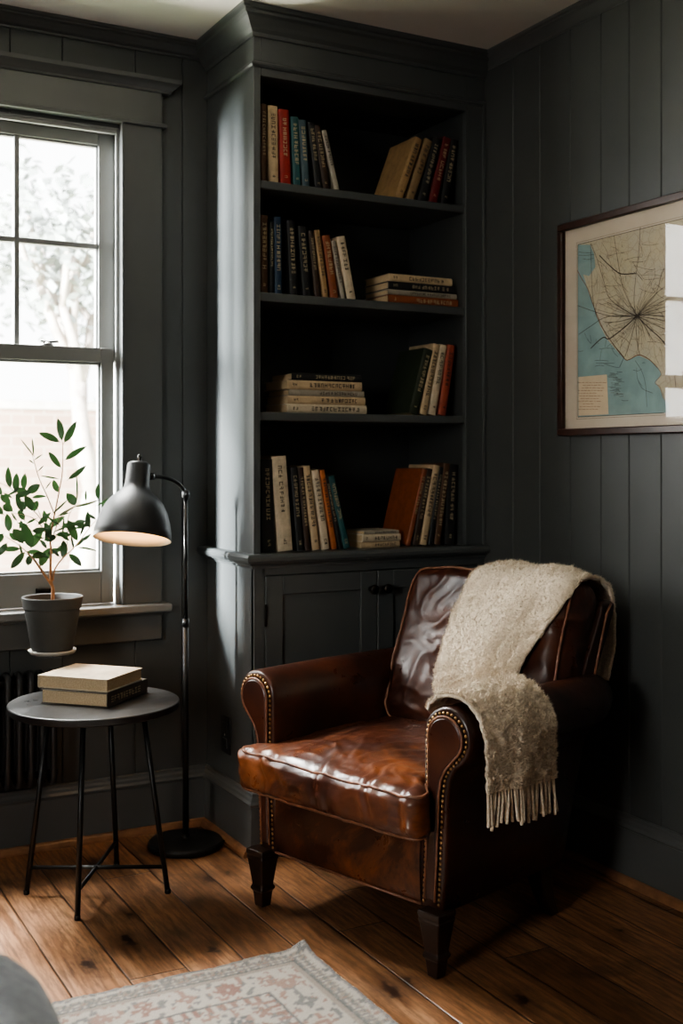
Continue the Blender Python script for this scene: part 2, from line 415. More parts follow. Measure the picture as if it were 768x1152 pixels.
# ------------------------------------------------------------------ windows
def window(name, x0, x1, n_lights=3):
    root = bpy.data.objects.new(name, None); root.location = (x0, YF, WZ0); put(root)
    struct(root, 'double-hung sash window with a divided upper sash', 'window')
    def part(mb, nm, m, parent=root, **kw): return mb.build(nm, m, parent, world=True, **kw)
    c = .131
    mb = MB()   # side casings
    mb.box(x0 - c, x0, YF - .022, YF + .001, .758, 2.334)
    mb.box(x1, x1 + c, YF - .022, YF + .001, .758, 2.334)
    mb.box(x0 - .0, x0 + .008, YF - .028, YF, .758, 2.334); mb.box(x1 - .008, x1, YF - .028, YF, .758, 2.334)
    part(mb, 'side_casing', M['trim'], bevel=.002)
    mb = MB()   # head
    mb.box(x0 - c, x1 + c, YF - .024, YF + .001, 2.340, 2.448)
    mb.box(x0 - c - .014, x1 + c + .014, YF - .036, YF + .001, 2.328, 2.341)
    part(mb, 'head_casing', M['trim'], bevel=.003)
    mb = MB()
    mb.sweep([(0, 2.444), (.028, 2.444), (.030, 2.452), (.038, 2.458), (.046, 2.468), (.056, 2.472), (.058, 2.486), (0, 2.486)],
             [(x0 - c, YF), (x0 - c, YF - .001), (x1 + c, YF - .001), (x1 + c, YF)])
    part(mb, 'cap_moulding', M['trim'], bevel=.002)
    mb = MB()
    mb.box(x0 - c - .022, x1 + c + .022, YF - .060, YF + .02, .731, .758)
    part(mb, 'stool', M['stool'], bevel=.006, seg=3)
    mb = MB(); mb.box(x0 - c, x1 + c, YF - .020, YF + .001, .636, .732); mb.box(x0 - c, x1 + c, YF - .030, YF, .718, .732)
    part(mb, 'apron', M['trim'], bevel=.003)
    # jambs
    mb = MB()
    mb.box(x0 - .001, x0 + .006, YF, YF + .12, .758, WZ1 + .002); mb.box(x1 - .006, x1 + .001, YF, YF + .12, .758, WZ1 + .002)
    mb.box(x0 + .006, x1 - .006, YF, YF + .12, WZ1 - .006, WZ1 + .002)
    mb.box(x0, x0 + .018, YF + .004, YF + .018, .758, WZ1 - .004); mb.box(x1 - .018, x1, YF + .004, YF + .018, .758, WZ1 - .004)
    mb.box(x0 + .018, x1 - .018, YF + .004, YF + .018, WZ1 - .018, WZ1 - .006)
    mb.box(x0 + .0005, x1 - .0005, YF + .021, YF + .16, .735, .7595)
    part(mb, 'jamb', M['sash'], bevel=.0015)
    a, b_ = x0 + .020, x1 - .020
    # lower sash
    y0, y1 = YF + .022, YF + .056
    lo = MB()
    lo.box(a, a + .043, y0, y1, .762, 1.597); lo.box(b_ - .043, b_, y0, y1, .762, 1.597)
    lo.box(a + .043, b_ - .043, y0, y1 - .0005, 1.548, 1.5965); lo.box(a + .043, b_ - .043, y0, y1 - .0005, .7625, .868)
    gx0, gx1, gz0, gz1 = a + .043, b_ - .043, .868, 1.548
    for q in ((gx0, gx0 + .008, gz0, gz1), (gx1 - .008, gx1, gz0, gz1), (gx0, gx1, gz0, gz0 + .008), (gx0, gx1, gz1 - .008, gz1)):
        lo.box(q[0], q[1], y0 + .008, y1 - .004, q[2], q[3])
    s1 = part(lo, 'lower_sash', M['sash'], bevel=.0025)
    g = MB(); g.box(gx0, gx1, y0 + .018, y0 + .021, gz0, gz1); g.build('pane', M['glass'], s1)
    for fx in (.22, .74):
        xx = a + (b_ - a) * fx
        mb = MB(); mb.box(xx - .028, xx + .028, y0 - .004, y0 + .001, .800, .822); mb.box(xx - .024, xx + .024, y0 - .017, y0 - .003, .814, .822)
        mb.build('sash_lift', M['bronze'], s1, bevel=.003)
    xx = a + (b_ - a) * .755
    mb = MB(); mb.lathe([(.004, 0), (.020, .001), (.020, .006), (.012, .010), (.002, .012)], (xx, y0 + .018, 1.597), 20)
    mb.tube([(xx - .024, y0 + .010, 1.612), (xx, y0 + .018, 1.609), (xx + .034, y0 + .006, 1.611)], .0045, 8)
    mb.build('sash_lock', M['steel'], s1, smooth=True)
    # upper sash
    y0, y1 = YF + .060, YF + .092
    a2, b2 = x0 + .006, x1 - .006
    up = MB()
    up.box(a2, a2 + .054, y0, y1, 1.555, 2.309); up.box(b2 - .054, b2, y0, y1, 1.555, 2.309)
    up.box(a2 + .054, b2 - .054, y0, y1 - .0005, 2.268, 2.3085); up.box(a2 + .054, b2 - .054, y0, y1 - .0005, 1.5555, 1.592)
    gx0, gx1, gz0, gz1 = a2 + .054, b2 - .054, 1.592, 2.268
    w = (gx1 - gx0) / n_lights
    for k in range(1, n_lights): up.box(gx0 + w * k - .009, gx0 + w * k + .009, y0 + .003, y1 - .003, gz0, gz1)
    up.box(gx0, gx1, y0 + .004, y1 - .004, 1.925, 1.943)
    for q in ((gx0, gx0 + .007, gz0, gz1), (gx1 - .007, gx1, gz0, gz1), (gx0, gx1, gz1 - .007, gz1)):
        up.box(q[0], q[1], y0 + .008, y1 - .004, q[2], q[3])
    s2 = part(up, 'upper_sash', M['sash'], bevel=.0025)
    for k in range(n_lights):
        for z0, z1 in ((gz0, 1.925), (1.943, gz1)):
            g = MB(); g.box(gx0 + w * k + .009, gx0 + w * (k + 1) - .009, y0 + .016, y0 + .019, z0, z1); g.build('pane', M['glass'], s2)
    return root
w1 = window('window_1', *WIN[0])
w1['label'] = 'grey double-hung window behind the potted plant, upper sash divided'
for k, (a, b) in enumerate(FILL_WIN):
    w = window('window_%d' % (k + 2), 0, b - a)
    w.location = (XL, a, WZ0); w.rotation_euler = (0, 0, R(90))
    w['label'] = 'added double-hung window out of view in the left wall, lets in fill light'

# ------------------------------------------------------------------ built-in bookcase
bc = thing('built_in_bookcase', 'tall charcoal built-in bookcase with open shelves above a two-door cupboard', 'bookcase', (1.9, 3.45, 0))
def bp(mb, nm, m=M['cab'], parent=bc, **kw):
    if parent is bc: return mb.build(nm, m, bc, world=True, **kw)
    return mb.build(nm, m, parent, **kw)
OX0, OX1 = 1.495, 2.266
SH = [(2.105, .026), (1.755, .028), (1.381, .027)]
CT = .938
mb = MB(); mb.box(CX0, OX0, CY0 + .001, YF - .002, 0, 2.62); bp(mb, 'side_panel', bevel=.002)
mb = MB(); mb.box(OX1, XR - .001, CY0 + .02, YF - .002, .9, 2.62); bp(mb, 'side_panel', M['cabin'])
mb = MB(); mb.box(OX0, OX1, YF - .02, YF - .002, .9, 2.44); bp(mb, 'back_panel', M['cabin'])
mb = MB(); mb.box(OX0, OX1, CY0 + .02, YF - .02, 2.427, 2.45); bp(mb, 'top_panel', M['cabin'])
mb = MB(); mb.box(OX1, XR - .001, CY0, CY0 + .021, CT, 2.62); mb.box(OX0, OX1, CY0, CY0 + .021, 2.427, 2.62)
mb.box(OX1 - .003, OX1 + .006, CY0 - .004, CY0, CT, 2.43); mb.box(XR - .012, XR - .001, CY0 - .010, CY0, CT, 2.46)
bp(mb, 'face_frame', bevel=.0015)
for z, th in SH:
    mb = MB(); mb.box(OX0 - .002, OX1 + .002, CY0 + .010, YF - .02, z - th, z); bp(mb, 'shelf', bevel=.003, m=M['cab'])
P3 = [(CX0, YF), (CX0, CY0), (XR - .001, CY0)]
mb = MB(); mb.sweep(crown(.082, .06), P3); bp(mb, 'crown_moulding', M['cab'])
mb = MB(); mb.sweep([(0, 2.452), (.006, 2.453), (.011, 2.459), (.009, 2.465), (.004, 2.469), (.002, 2.474), (0, 2.474)], P3); bp(mb, 'frieze_bead', M['cab'])
mb = MB(); mb.box(CX0 + .001, XR - .001, CY0 - .0, YF - .004, .9, CT)
mb.sweep([(-.01, CT - .046), (.006, CT - .046), (.008, CT - .038), (.016, CT - .034), (.018, CT - .029), (.030, CT - .027), (.034, CT - .020), (.035, CT - .011), (.031, CT - .003), (.026, CT), (-.01, CT)], P3)
bp(mb, 'countertop', M['cab'])
# lower cupboard
mb = MB(); mb.box(CX0, 1.509, CY0, CY0 + .02, 0, .895); mb.box(2.318, XR - .001, CY0, CY0 + .02, 0, .895)
mb.box(1.5, 2.32, CY0, CY0 + .02, .870, .895); mb.box(1.5, 2.32, CY0, CY0 + .02, 0, .13)
mb.box(1.5, 2.32, CY0 + .019, CY0 + .03, .12, .88)
bp(mb, 'cupboard_frame', bevel=.0015)
for x0, x1, kx, hx in ((1.511, 1.912, 1.889, 1.514), (1.916, 2.316, 1.941, 2.313)):
    mb = MB(); z0, z1 = .132, .867; s = .060
    y = CY0 - .001
    mb.box(x0, x0 + s, y, y + .018, z0, z1); mb.box(x1 - s, x1, y, y + .018, z0, z1)
    mb.box(x0 + s, x1 - s, y, y + .018, z0, z0 + s); mb.box(x0 + s, x1 - s, y, y + .018, z1 - s, z1)
    mb.box(x0 + s - .002, x1 - s + .002, y + .010, y + .016, z0 + s - .002, z1 - s + .002)
    d = bp(mb, 'door', bevel=.002)
    kb = MB(); kb.lathe([(.009, 0), (.007, .004), (.006, .012), (.013, .018), (.0165, .025), (.014, .031), (.004, .034)], (kx, y, .808), 20, Matrix.Rotation(R(90), 4, 'X'))
    kb.build('knob', M['bronze'], d, smooth=True)
    for hz in (.745, .24):
        hb = MB(); hb.tube([(hx - .004, y - .004, hz - .03), (hx - .004, y - .004, hz + .03)], .0045, 10)
        hb.lathe([(.001, -.036), (.004, -.033), (.004, -.030)], (hx - .004, y - .004, hz), 10); hb.lathe([(.004, .030), (.004, .033), (.001, .036)], (hx - .004, y - .004, hz), 10)
        hb.build('hinge', M['bronze'], d, smooth=True)
mb = MB(); mb.sweep(BASE, P3); bp(mb, 'base_moulding', M['trim'])

# wall outlet on the bookcase side
ol = thing('wall_outlet', 'small dark electrical outlet on the side of the bookcase above the baseboard', 'outlet', (CX0, 3.500, .333))
mb = MB(); mb.box(-.006, 0, -.038, .038, -.060, .060); mb.build('cover_plate', M['plate'], ol, bevel=.003)
for dz in (-.026, .026):
    mb = MB(); mb.box(-.009, -.004, -.017, .017, dz - .016, dz + .016)
    sk = mb.build('socket', M['plate'], ol, bevel=.003)
mb = MB(); mb.lathe([(.001, 0), (.004, .001), (.003, .003), (.001, .0035)], (-.006, 0, 0), 10, Matrix.Rotation(R(-90), 4, 'Y')); mb.build('screw', M['steel'], ol)

# ------------------------------------------------------------------ books
BC = dict(cream=(.50, .37, .23), ivory=(.56, .46, .33), tan=(.34, .21, .10), dtan=(.24, .155, .08), olive=(.10, .085, .045), black=(.010, .010, .011),
          brown=(.085, .040, .018), dbrown=(.035, .017, .009), red=(.27, .018, .013), dred=(.12, .008, .010), teal=(.018, .080, .085), navy=(.010, .030, .062),
          slate=(.050, .085, .105), orange=(.40, .125, .035), rust=(.22, .060, .020), coral=(.32, .070, .040), dgreen=(.020, .028, .014), greywhite=(.33, .29, .23), mottled=(.06, .045, .03))
BM = {}
def bmat(c):
    if c not in BM:
        t = NT('book_cover_' + c); k = BC[c]; v = t.co()
        n = t.noise(v, 35, 6, .65)
        t.set(Base_Color=t.ramp(n, [(.3, tuple(x * .7 for x in k)), (.72, tuple(min(1, x * 1.2) for x in k))]), Roughness=.55)
        t.bump(t.noise(v, 220, 2), .15, .001); BM[c] = t.m
    return BM[c]
M['gilt'] = simple('pale_spine_ink', (.42, .34, .22), .5, .2, 60)
M['ink'] = simple('dark_spine_ink', (.03, .022, .018), .6, .2, 60)
M['page_edge'] = M['pages']

def glyphs(mb, along0, along1, cross, size, f, rnd):
    """worn, unreadable spine lettering: small strokes; f(a, c) -> 3D point"""
    a = along0
    while a < along1 - size:
        if rnd.random() < .12: a += size * .35; continue
        wd = size * rnd.choice((.62, .75, .75, .9)); h = size; t = size * .19
        st = rnd.sample([(0, t, 0, h), (wd - t, wd, 0, h), (0, wd, 0, t), (0, wd, h - t, h), (0, wd, h / 2 - t / 2, h / 2 + t / 2), (wd / 2 - t / 2, wd / 2 + t / 2, 0, h)], 3)
        for x0, x1, y0, y1 in st:
            q = [(x0, y0), (x1, y0), (x1, y1), (x0, y1)]
            mb.add([f(a + p[0], cross - h / 2 + p[1]) for p in q], [(0, 1, 2, 3)])
        a += wd + size * .28

def book(label, col, t, h, d, loc, rot=(0, 0, 0), group=None, text=True, ink=None, seed=0, cat='book', label_patch=None):
    rnd = random.Random(seed * 31 + 5)
    root = bpy.data.objects.new('book', None); root.location = loc; root.rotation_euler = rot; root.empty_display_size = .03
    put(root); tag(root, label, cat, group)
    bt = min(.0028, t * .16); sp = min(.004, t * .2)
    out = [(0, d), (0, sp), (t * .12, sp * .35), (t * .3, 0), (t * .7, 0), (t * .88, sp * .35), (t, sp), (t, d), (t - bt, d), (t - bt, sp + .002), (bt, sp + .002), (bt, d)]
    mb = MB(); mb.prism(out, 'z', 0, h); mb.build('cover', bmat(col), root, bevel=.0006, seg=1)
    mb = MB(); mb.box(bt * .9, t - bt * .9, sp + .0015, d - .004, .003, h - .004); mb.build('page_block', M['pages'], root)
    if text:
        dark = sum(BC[col]) < .42
        im = ink or ('gilt' if dark else 'ink')
        mb = MB(); sz = min(t * .46, .013)
        f = lambda a, c: (c, -.0004, h - a)
        L = rnd.uniform(.5, .68)
        glyphs(mb, h * .10, h * (.10 + L), t / 2, sz, lambda a, c: f(a, t - c), rnd)
        if mb.v: mb.build('spine_lettering', M[im], root)
        if t > .02:
            mb = MB(); glyphs(mb, h * .87, h * .95, t / 2, sz * .75, lambda a, c: f(a, t - c), rnd)
            if mb.v: mb.build('spine_mark', M[im], root)
    if label_patch:
        mb = MB(); mb.box(t * .16, t * .84, -.0009, .0004, h * .03, h * .10); mb.build('spine_label', bmat('greywhite'), root)
    return root

YS = 3.325
def upright(z, rows, group, n0):
    for i, (lab, col, xl, xr, t, h, lean, d) in enumerate(rows):
        th = R(lean); t *= .95
        if lean <= 0: loc = (xl, YS, z)
        else: loc = (xr - t * math.cos(th), YS, z + t * math.sin(th))
        book(lab, col, t, h, d, loc, (0, th, 0), group, seed=n0 + i)
g1 = 'books on the top shelf'; g2 = 'books on the second shelf'; g3 = 'books on the third shelf'; g4 = 'books on the lowest shelf'
upright(SH[0][0], [
    ('dull brown book standing at the far left end of the top shelf', 'brown', 1.515, 1.536, .021, .250, 0, .16),
    ('cream spined book left of the bright red book on the top shelf', 'cream', 1.542, 1.578, .036, .248, -.7, .17),
    ('bright red book standing among the left books of the top shelf', 'red', 1.584, 1.623, .039, .242, -1.8, .16),
    ('teal book directly right of the bright red book', 'teal', 1.630, 1.659, .029, .224, -2.9, .15),
    ('slate blue book beside the teal book on the top shelf', 'slate', 1.662, 1.690, .028, .218, -3.8, .16),
    ('black book tilting against the slate blue book, top shelf', 'black', 1.709, 1.734, .025, .216, -7.6, .15),
    ('second black tilting book on the top shelf, next to the cream-edged one', 'dbrown', 1.738, 1.765, .026, .210, -9.7, .15),
    ('last and most tilted book of the top left row, pale worn spine', 'greywhite', 1.779, 1.800, .020, .200, -14.1, .15),
    ('thick tan book leaning with its front cover showing, top shelf', 'tan', 2.003, 2.037, .032, .227, 20.7, .17),
    ('slim dark tan book leaning right of the thick tan book', 'dtan', 2.049, 2.083, .033, .226, 19.5, .16),
    ('black book leaning between tan and dark red books, top shelf', 'black', 2.094, 2.130, .034, .233, 16.2, .15),
    ('dark red book leaning near the right end of the top shelf', 'dred', 2.139, 2.176, .035, .238, 14.6, .15),
    ('black book leaning at the far right end of the top shelf', 'black', 2.186, 2.221, .032, .234, 10.6, .15)], g1, 10)
upright(SH[1][0], [
    ('brown mottled book at the far left end of the second shelf', 'brown', 1.513, 1.542, .028, .249, 0, .16),
    ('thin black book between the brown and dark blue books, second shelf', 'black', 1.545, 1.561, .015, .230, 0, .15),
    ('dark blue book with pale lettering on the second shelf', 'navy', 1.564, 1.591, .027, .248, -.7, .16),
    ('tall black book right of the dark blue book, second shelf', 'black', 1.618, 1.649, .030, .241, -2.9, .16),
    ('second tall black book of the second shelf, tilting a little more', 'black', 1.664, 1.696, .031, .226, -4.8, .15),
    ('slim black book left of the tan spine on the second shelf', 'dbrown', 1.707, 1.728, .020, .216, -6.5, .15),
    ('slim tan book between black and orange-brown books, second shelf', 'tan', 1.736, 1.759, .022, .220, -8.4, .15),
    ('orange-brown book tilting on the second shelf', 'rust', 1.766, 1.795, .030, .206, -9.2, .15),
    ('thin grey-white book right of the orange-brown book', 'greywhite', 1.803, 1.821, .017, .193, -11.2, .14),
    ('cream book at the right end of the second shelf standing row', 'ivory', 1.826, 1.862, .034, .208, -11.4, .15)], g2, 40)
upright(SH[2][0], [
    ('dark green book leaning with its whole cover showing, third shelf', 'dgreen', 2.058, 2.098, .038, .231, 15.8, .17),
    ('cream book leaning next to the dark green book', 'cream', 2.103, 2.134, .030, .249, 13.2, .16),
    ('ivory book with dark lettering left of the coral red book', 'ivory', 2.138, 2.171, .032, .246, 10.9, .15),
    ('coral red book leaning at the right end of the third shelf', 'coral', 2.178, 2.213, .034, .246, 9.4, .15)], g3, 70)
z4 = CT
upright(z4, [
    ('black book with gilt title at the left end of the lowest shelf', 'black', 1.522, 1.566, .044, .294, -1.7, .17),
    ('largest ivory book of the lowest shelf with dark lettering', 'ivory', 1.575, 1.631, .055, .303, -4.6, .18),
    ('black book right of the large ivory book', 'black', 1.642, 1.668, .026, .269, -5.0, .16),
    ('narrow dark brown book behind the first slim cream book', 'dbrown', 1.671, 1.692, .021, .268, -5.6, .16),
    ('slim cream book, first of the pair on the lowest shelf', 'cream', 1.698, 1.727, .029, .273, -7.7, .15),
    ('slim ivory lettered book left of the orange spine', 'ivory', 1.734, 1.763, .029, .261, -8.9, .15),
    ('orange book tilting between ivory and teal books', 'orange', 1.769, 1.789, .020, .262, -10.1, .15),
    ('thin black book between orange and teal books', 'black', 1.794, 1.808, .014, .243, -12.4, .15),
    ('teal green book at the right end of the lowest left row', 'teal', 1.813, 1.839, .026, .244, -14.1, .15),
    ('rust orange book leaning with its cover showing, lowest shelf', 'rust', 2.050, 2.070, .020, .267, 14.6, .18),
    ('dark brown book leaning right of the rust orange book', 'dbrown', 2.074, 2.101, .026, .266, 12.6, .16),
    ('cream book leaning among dark books at right of the lowest shelf', 'cream', 2.104, 2.135, .030, .276, 11.2, .16),
    ('thin black book between cream and brown books, lowest shelf', 'black', 2.138, 2.158, .019, .270, 9.6, .16),
    ('brown book leaning left of the large black lettered book', 'brown', 2.162, 2.191, .029, .281, 8.3, .16),
    ('large black book with white lettering, right end of the lowest shelf', 'black', 2.203, 2.248, .043, .276, 3.7, .17)], g4, 100)
def stack(z, rows, group, n0):
    for i, (lab, col, x0, x1, t, d, dy) in enumerate(rows):
        # lying flat: spine towards the room, length along X
        book(lab, col, t, x1 - x0, d, (x0, YS + dy, z + t), (0, R(90), 0), group, seed=n0 + i, text=True)
        z += t + .0004
stack(SH[1][0], [
    ('brown-spined book at the bottom of the second shelf stack', 'rust', 1.981, 2.262, .030, .17, 0),
    ('cream book lying just above the brown one, second shelf stack', 'greywhite', 1.981, 2.258, .018, .16, .002),
    ('black book lying second from top of the second shelf stack', 'black', 1.982, 2.248, .026, .165, 0),
    ('cream book on top of the second shelf stack', 'cream', 1.986, 2.240, .026, .165, .004)], 'flat stack on the second shelf', 150)
stack(SH[2][0], [
    ('ivory book at the bottom of the third shelf stack', 'ivory', 1.606, 1.898, .029, .17, 0),
    ('cream book with orange lettering, second from bottom of the third shelf stack', 'cream', 1.608, 1.893, .026, .165, .001),
    ('plain cream book in the middle of the third shelf stack', 'greywhite', 1.614, 1.890, .020, .165, .003),
    ('tan book just under the black top book, third shelf stack', 'cream', 1.605, 1.880, .029, .17, 0),
    ('black book on top of the third shelf stack', 'black', 1.625, 1.880, .024, .16, .004)], 'flat stack on the third shelf', 170)
stack(z4, [
    ('pale book at the bottom of the low stack on the lowest shelf', 'cream', 1.880, 2.028, .020, .15, .004),
    ('cream book lying in the middle of the low stack, lowest shelf', 'ivory', 1.882, 2.030, .024, .15, 0),
    ('thin pale book on top of the low stack, lowest shelf', 'greywhite', 1.890, 2.024, .012, .14, .003)], 'low flat stack on the lowest shelf', 190)

# ------------------------------------------------------------------ radiator
rd = thing('radiator', 'dark cast iron radiator below the window', 'radiator', (.72, 3.622, .222))
rd_x0 = .492
for k in range(13):
    x = rd_x0 + .0175 + .035 * k
    mb = MB()
    def loop(x, y0, y1, z0, z1, r):
        pts = []
        for cx, cz, a0 in ((y1 - r, z1 - r, 0), (y0 + r, z1 - r, 90), (y0 + r, z0 + r, 180), (y1 - r, z0 + r, 270)):
            for q in range(5):
                a = R(a0 + q * 22.5); pts.append((x, cx + r * math.cos(a), cz + r * math.sin(a)))
        return pts
    mb.tube(loop(x, 3.595, 3.648, .222, .566, .024), .0105, 8, closed=True)
    mb.build('radiator_section', M['rad'], rd, world=True, smooth=True)
for z in (.25, .54):
    mb = MB(); mb.tube([(rd_x0, 3.622, z), (rd_x0 + .455, 3.622, z)], .013, 12); mb.build('header_pipe', M['rad'], rd, world=True, smooth=True)
for x in (rd_x0 + .10, rd_x0 + .35):
    mb = MB(); mb.box(x - .012, x + .012, 3.622, YF, .50, .515); mb.build('wall_bracket', M['rad'], rd, world=True)
# ------------------------------------------------------------------ side table
M['tabletop'] = None
def m_top():
    t = NT('black_stained_tabletop'); v = t.co((1, 8, 1))
    n = t.noise(v, 14, 6, .7, .6)
    t.set(Base_Color=t.ramp(n, [(.3, (.008, .008, .008)), (.7, (.026, .025, .025))]), Roughness=t.ramp(t.noise(t.co(), 9, 4), [(.3, (.27,) * 3), (.7, (.42,) * 3)]))
    t.bump(n, .15, .002); return t.m
M['tabletop'] = m_top()
TC = (.948, 3.222); TZ = .545
tb = thing('side_table', 'small round black side table holding two books beside the floor lamp', 'table', (TC[0], TC[1], 0))
mb = MB(); mb.lathe([(.232, TZ - .022), (.238, TZ - .019), (.240, TZ - .003), (.2375, TZ), (.0, TZ)][:4] , n=96); mb.build('tabletop', M['tabletop'], tb, bevel=.001)
ft = [(.777, 3.306), (.853, 3.056), (1.073, 3.410), (1.131, 3.122)]
for x, y in ft:
    dx, dy = x - TC[0], y - TC[1]
    k = .66
    mb = MB(); mb.tube([(dx * k, dy * k, TZ - .021), (dx, dy, .004)], .0078, 12)
    mb.lathe([(.008, 0), (.0088, .002), (.0088, .010), (.008, .012)], (dx, dy, 0), 12)
    mb.build('leg', M['iron'], tb, smooth=True)
zs = .075
for a, c in ((0, 3), (1, 2)):
    q = [((ft[i][0] - TC[0]) * (1 - .34 * zs / TZ), (ft[i][1] - TC[1]) * (1 - .34 * zs / TZ), zs) for i in (a, c)]
    mb = MB(); mb.tube(q, .0058, 10); mb.build('stretcher', M['iron'], tb, smooth=True)
mb = MB(); mb.lathe([(.15, TZ - .030), (.155, TZ - .030), (.155, TZ - .0215), (.15, TZ - .0215)], n=64); mb.build('under_ring', M['iron'], tb)

def flat_book(label, cov, loc, rz, L, W, t, spine_side, seed):
    """lying book, corner at loc, L along local x, W along local y; spine on '+x','-x','+y' or '-y'"""
    root = thing('book', label, 'book', loc, rz, 'books on the side table')
    bt = .003; o = .003
    mb = MB(); mb.box(0, L, 0, W, 0, bt); mb.box(0, L, 0, W, t - bt, t)
    s = .004
    if spine_side == '+x': mb.box(L - s, L, 0, W, 0, t)
    if spine_side == '-x': mb.box(0, s, 0, W, 0, t)
    mb.build('cover', bmat(cov), root, bevel=.0012)
    mb = MB(); mb.box(s * .9 if spine_side == '-x' else o, L - (s * .9 if spine_side == '+x' else o), o, W - o, bt * .9, t - bt * .9)
    mb.build('page_block', M['pages'], root, bevel=.001)
    if spine_side == '+x':
        rnd = random.Random(seed); mb = MB()
        glyphs(mb, .02, W - .03, t / 2, t * .42, lambda a, c: (L + .0005, a, c), rnd); mb.build('spine_lettering', M['gilt'], root)
    return root
ang = R(-44)
def at(c, a, x, y): return (c[0] + math.cos(a) * x - math.sin(a) * y, c[1] + math.sin(a) * x + math.cos(a) * y)
# near corner of the pile at (.953, 3.112); +x runs to its right-front edge end
a1 = R(-47 + 0); near = (.953, 3.112)
p = at(near, a1, -.212, 0)
flat_book('worn brown mottled hardback under the pale book on the side table', 'mottled', (p[0], p[1], TZ + .0004), a1, .212, .232, .040, '+x', 3)
a2 = R(-40); near = (.955, 3.120)
a2 = R(-48)
p = at(near, a2, -.226, 0)
flat_book('pale cream hardback lying on top of the brown book, side table', 'ivory', (p[0], p[1], TZ + .0412), a2, .226, .196, .036, '-x', 4)

# ------------------------------------------------------------------ floor lamp
LB = (1.318, 3.472)
lp = thing('floor_lamp', 'black floor lamp with round base and grey dome shade, lit', 'lamp', (LB[0], LB[1], 0))
mb = MB(); mb.lathe([(.10, 0), (.116, .001), (.1185, .006), (.1185, .016), (.114, .022), (.03, .026), (.014, .030), (.012, .04)], n=64); mb.build('base', M['iron'], lp, smooth=True, bevel=.001)
mb = MB(); mb.tube([(0, 0, .03), (0, 0, .72)], .0095, 16); mb.tube([(0, 0, .70), (0, 0, .724)], .0115, 16); mb.build('lower_pole', M['iron'], lp, smooth=True)
M['gun'] = simple('polished_black_metal', (.05, .048, .046), .16, .1, 20, metal=.9)
mb = MB(); mb.tube([(0, 0, .72), (0, 0, 1.118)], .0068, 16); mb.build('upper_pole', M['gun'], lp, smooth=True)
mb = MB(); mb.lathe([(.002, 1.105), (.012, 1.108), (.0135, 1.120), (.012, 1.131), (.003, 1.136)], n=20); mb.tube([(-.0, -.018, 1.121), (0, .018, 1.121)], .006, 10)
mb.build('pole_joint', M['iron'], lp, smooth=True)
arm = catmull([(0, 0, 1.122), (-.012, -.004, 1.140), (-.035, -.010, 1.160), (-.068, -.018, 1.173), (-.105, -.026, 1.178), (-.150, -.036, 1.179)], 5)
mb = MB(); mb.tube(arm, .0062, 12); mb.build('curved_arm', M['iron'], lp, smooth=True)
mb = MB(); mb.tube([(-.118, -.029, 1.179), (-.133, -.032, 1.179)], .011, 14); mb.tube([(-.138, -.033, 1.179), (-.150, -.036, 1.179)], .0095, 14); mb.build('swivel', M['gun'], lp, smooth=True)
# shade: axis tilted
TL = Matrix.Translation((-.172, -.040, 1.168)) @ Matrix.Rotation(R(9.5), 4, 'Y') @ Matrix.Rotation(R(-12), 4, 'X')
prof = [(.012, .055), (.030, .0545), (.0345, .051), (.0360, .044), (.0375, -.010), (.0400, -.024), (.050, -.038), (.068, -.053), (.086, -.074), (.100, -.100), (.110, -.130), (.1165, -.160), (.119, -.185)]
pin = [(r - .0025, z - .001) for r, z in prof[::-1] if r > .03]
mb = MB(); mb.lathe(prof + [(.1175, -.186)], n=64, mat=TL, close=False)
sh = mb.build('lamp_shade', M['shade'], lp, smooth=True)
M['shade_in'] = simple('warm_white_reflector', (.85, .74, .56), .5, .03, 8)
mb = MB(); mb.lathe([(.1170, -.1855)] + pin + [(.012, .040)], n=64, mat=TL, close=False)
mb.build('reflector', M['shade_in'], sh, smooth=True)
mb = MB(); mb.lathe([(.004, .052), (.006, .056), (.005, .066), (.0075, .070), (.007, .080), (.002, .083)], n=14, mat=TL); mb.build('switch_knob', M['gun'], sh, smooth=True)
tb_ = NT('warm_bulb_glass'); tb_.set(Base_Color=(1, .8, .5), Emission_Color=(1, .62, .28), Emission_Strength=10.0); M['bulb'] = tb_.m
mb = MB(); mb.lathe([(.012, .0), (.014, -.03), (.024, -.055), (.029, -.075), (.026, -.095), (.014, -.108), (.002, -.112)], n=24, mat=TL); mb.build('bulb', M['bulb'], sh, smooth=True)
mb = MB(); mb.tube(catmull([(.113, -.030, .010), (.135, -.045, .004), (.165, -.085, .0035), (.175, -.13, .0035), (.20, -.20, .0035), (.26, -.26, .0035), (.36, -.27, .0035), (.52, -.21, .0035)], 6), .003, 8)
mb.build('power_cord', M['iron'], lp, smooth=True)

# ------------------------------------------------------------------ potted plant
PX, PY, PZ = .905, 3.518, .640
pt = thing('potted_plant', 'young olive-like plant in a dark grey pot at the window sill', 'potted plant', (PX, PY, PZ))
mb = MB(); mb.lathe([(.050, .010), (.0605, .012), (.063, .020), (.083, .138), (.0865, .140), (.0905, .168), (.0915, .172), (.0895, .175), (.086, .172), (.084, .150), (.078, .142), (.05, .142)], n=56)
pot = mb.build('pot', M['pot'], pt, smooth=True, bevel=.0008)
mb = MB(); mb.lathe([(.050, .002), (.066, .002), (.0705, .008), (.0715, .013), (.069, .014), (.064, .010), (.050, .009)], n=48); mb.build('saucer', M['saucer'], pt, smooth=True)
def soil(u, v):
    a = 2 * PI * u; r = .0845 * v
    x, y = r * math.cos(a), r * math.sin(a)
    return (x, y, .152 + .004 * noise.noise(Vector((x * 90, y * 90, 0))) + .004 * (1 - v))
mb = MB(); mb.grid(soil, 48, 14, closeu=True); mb.build('soil', M['soil'], pt, smooth=True)
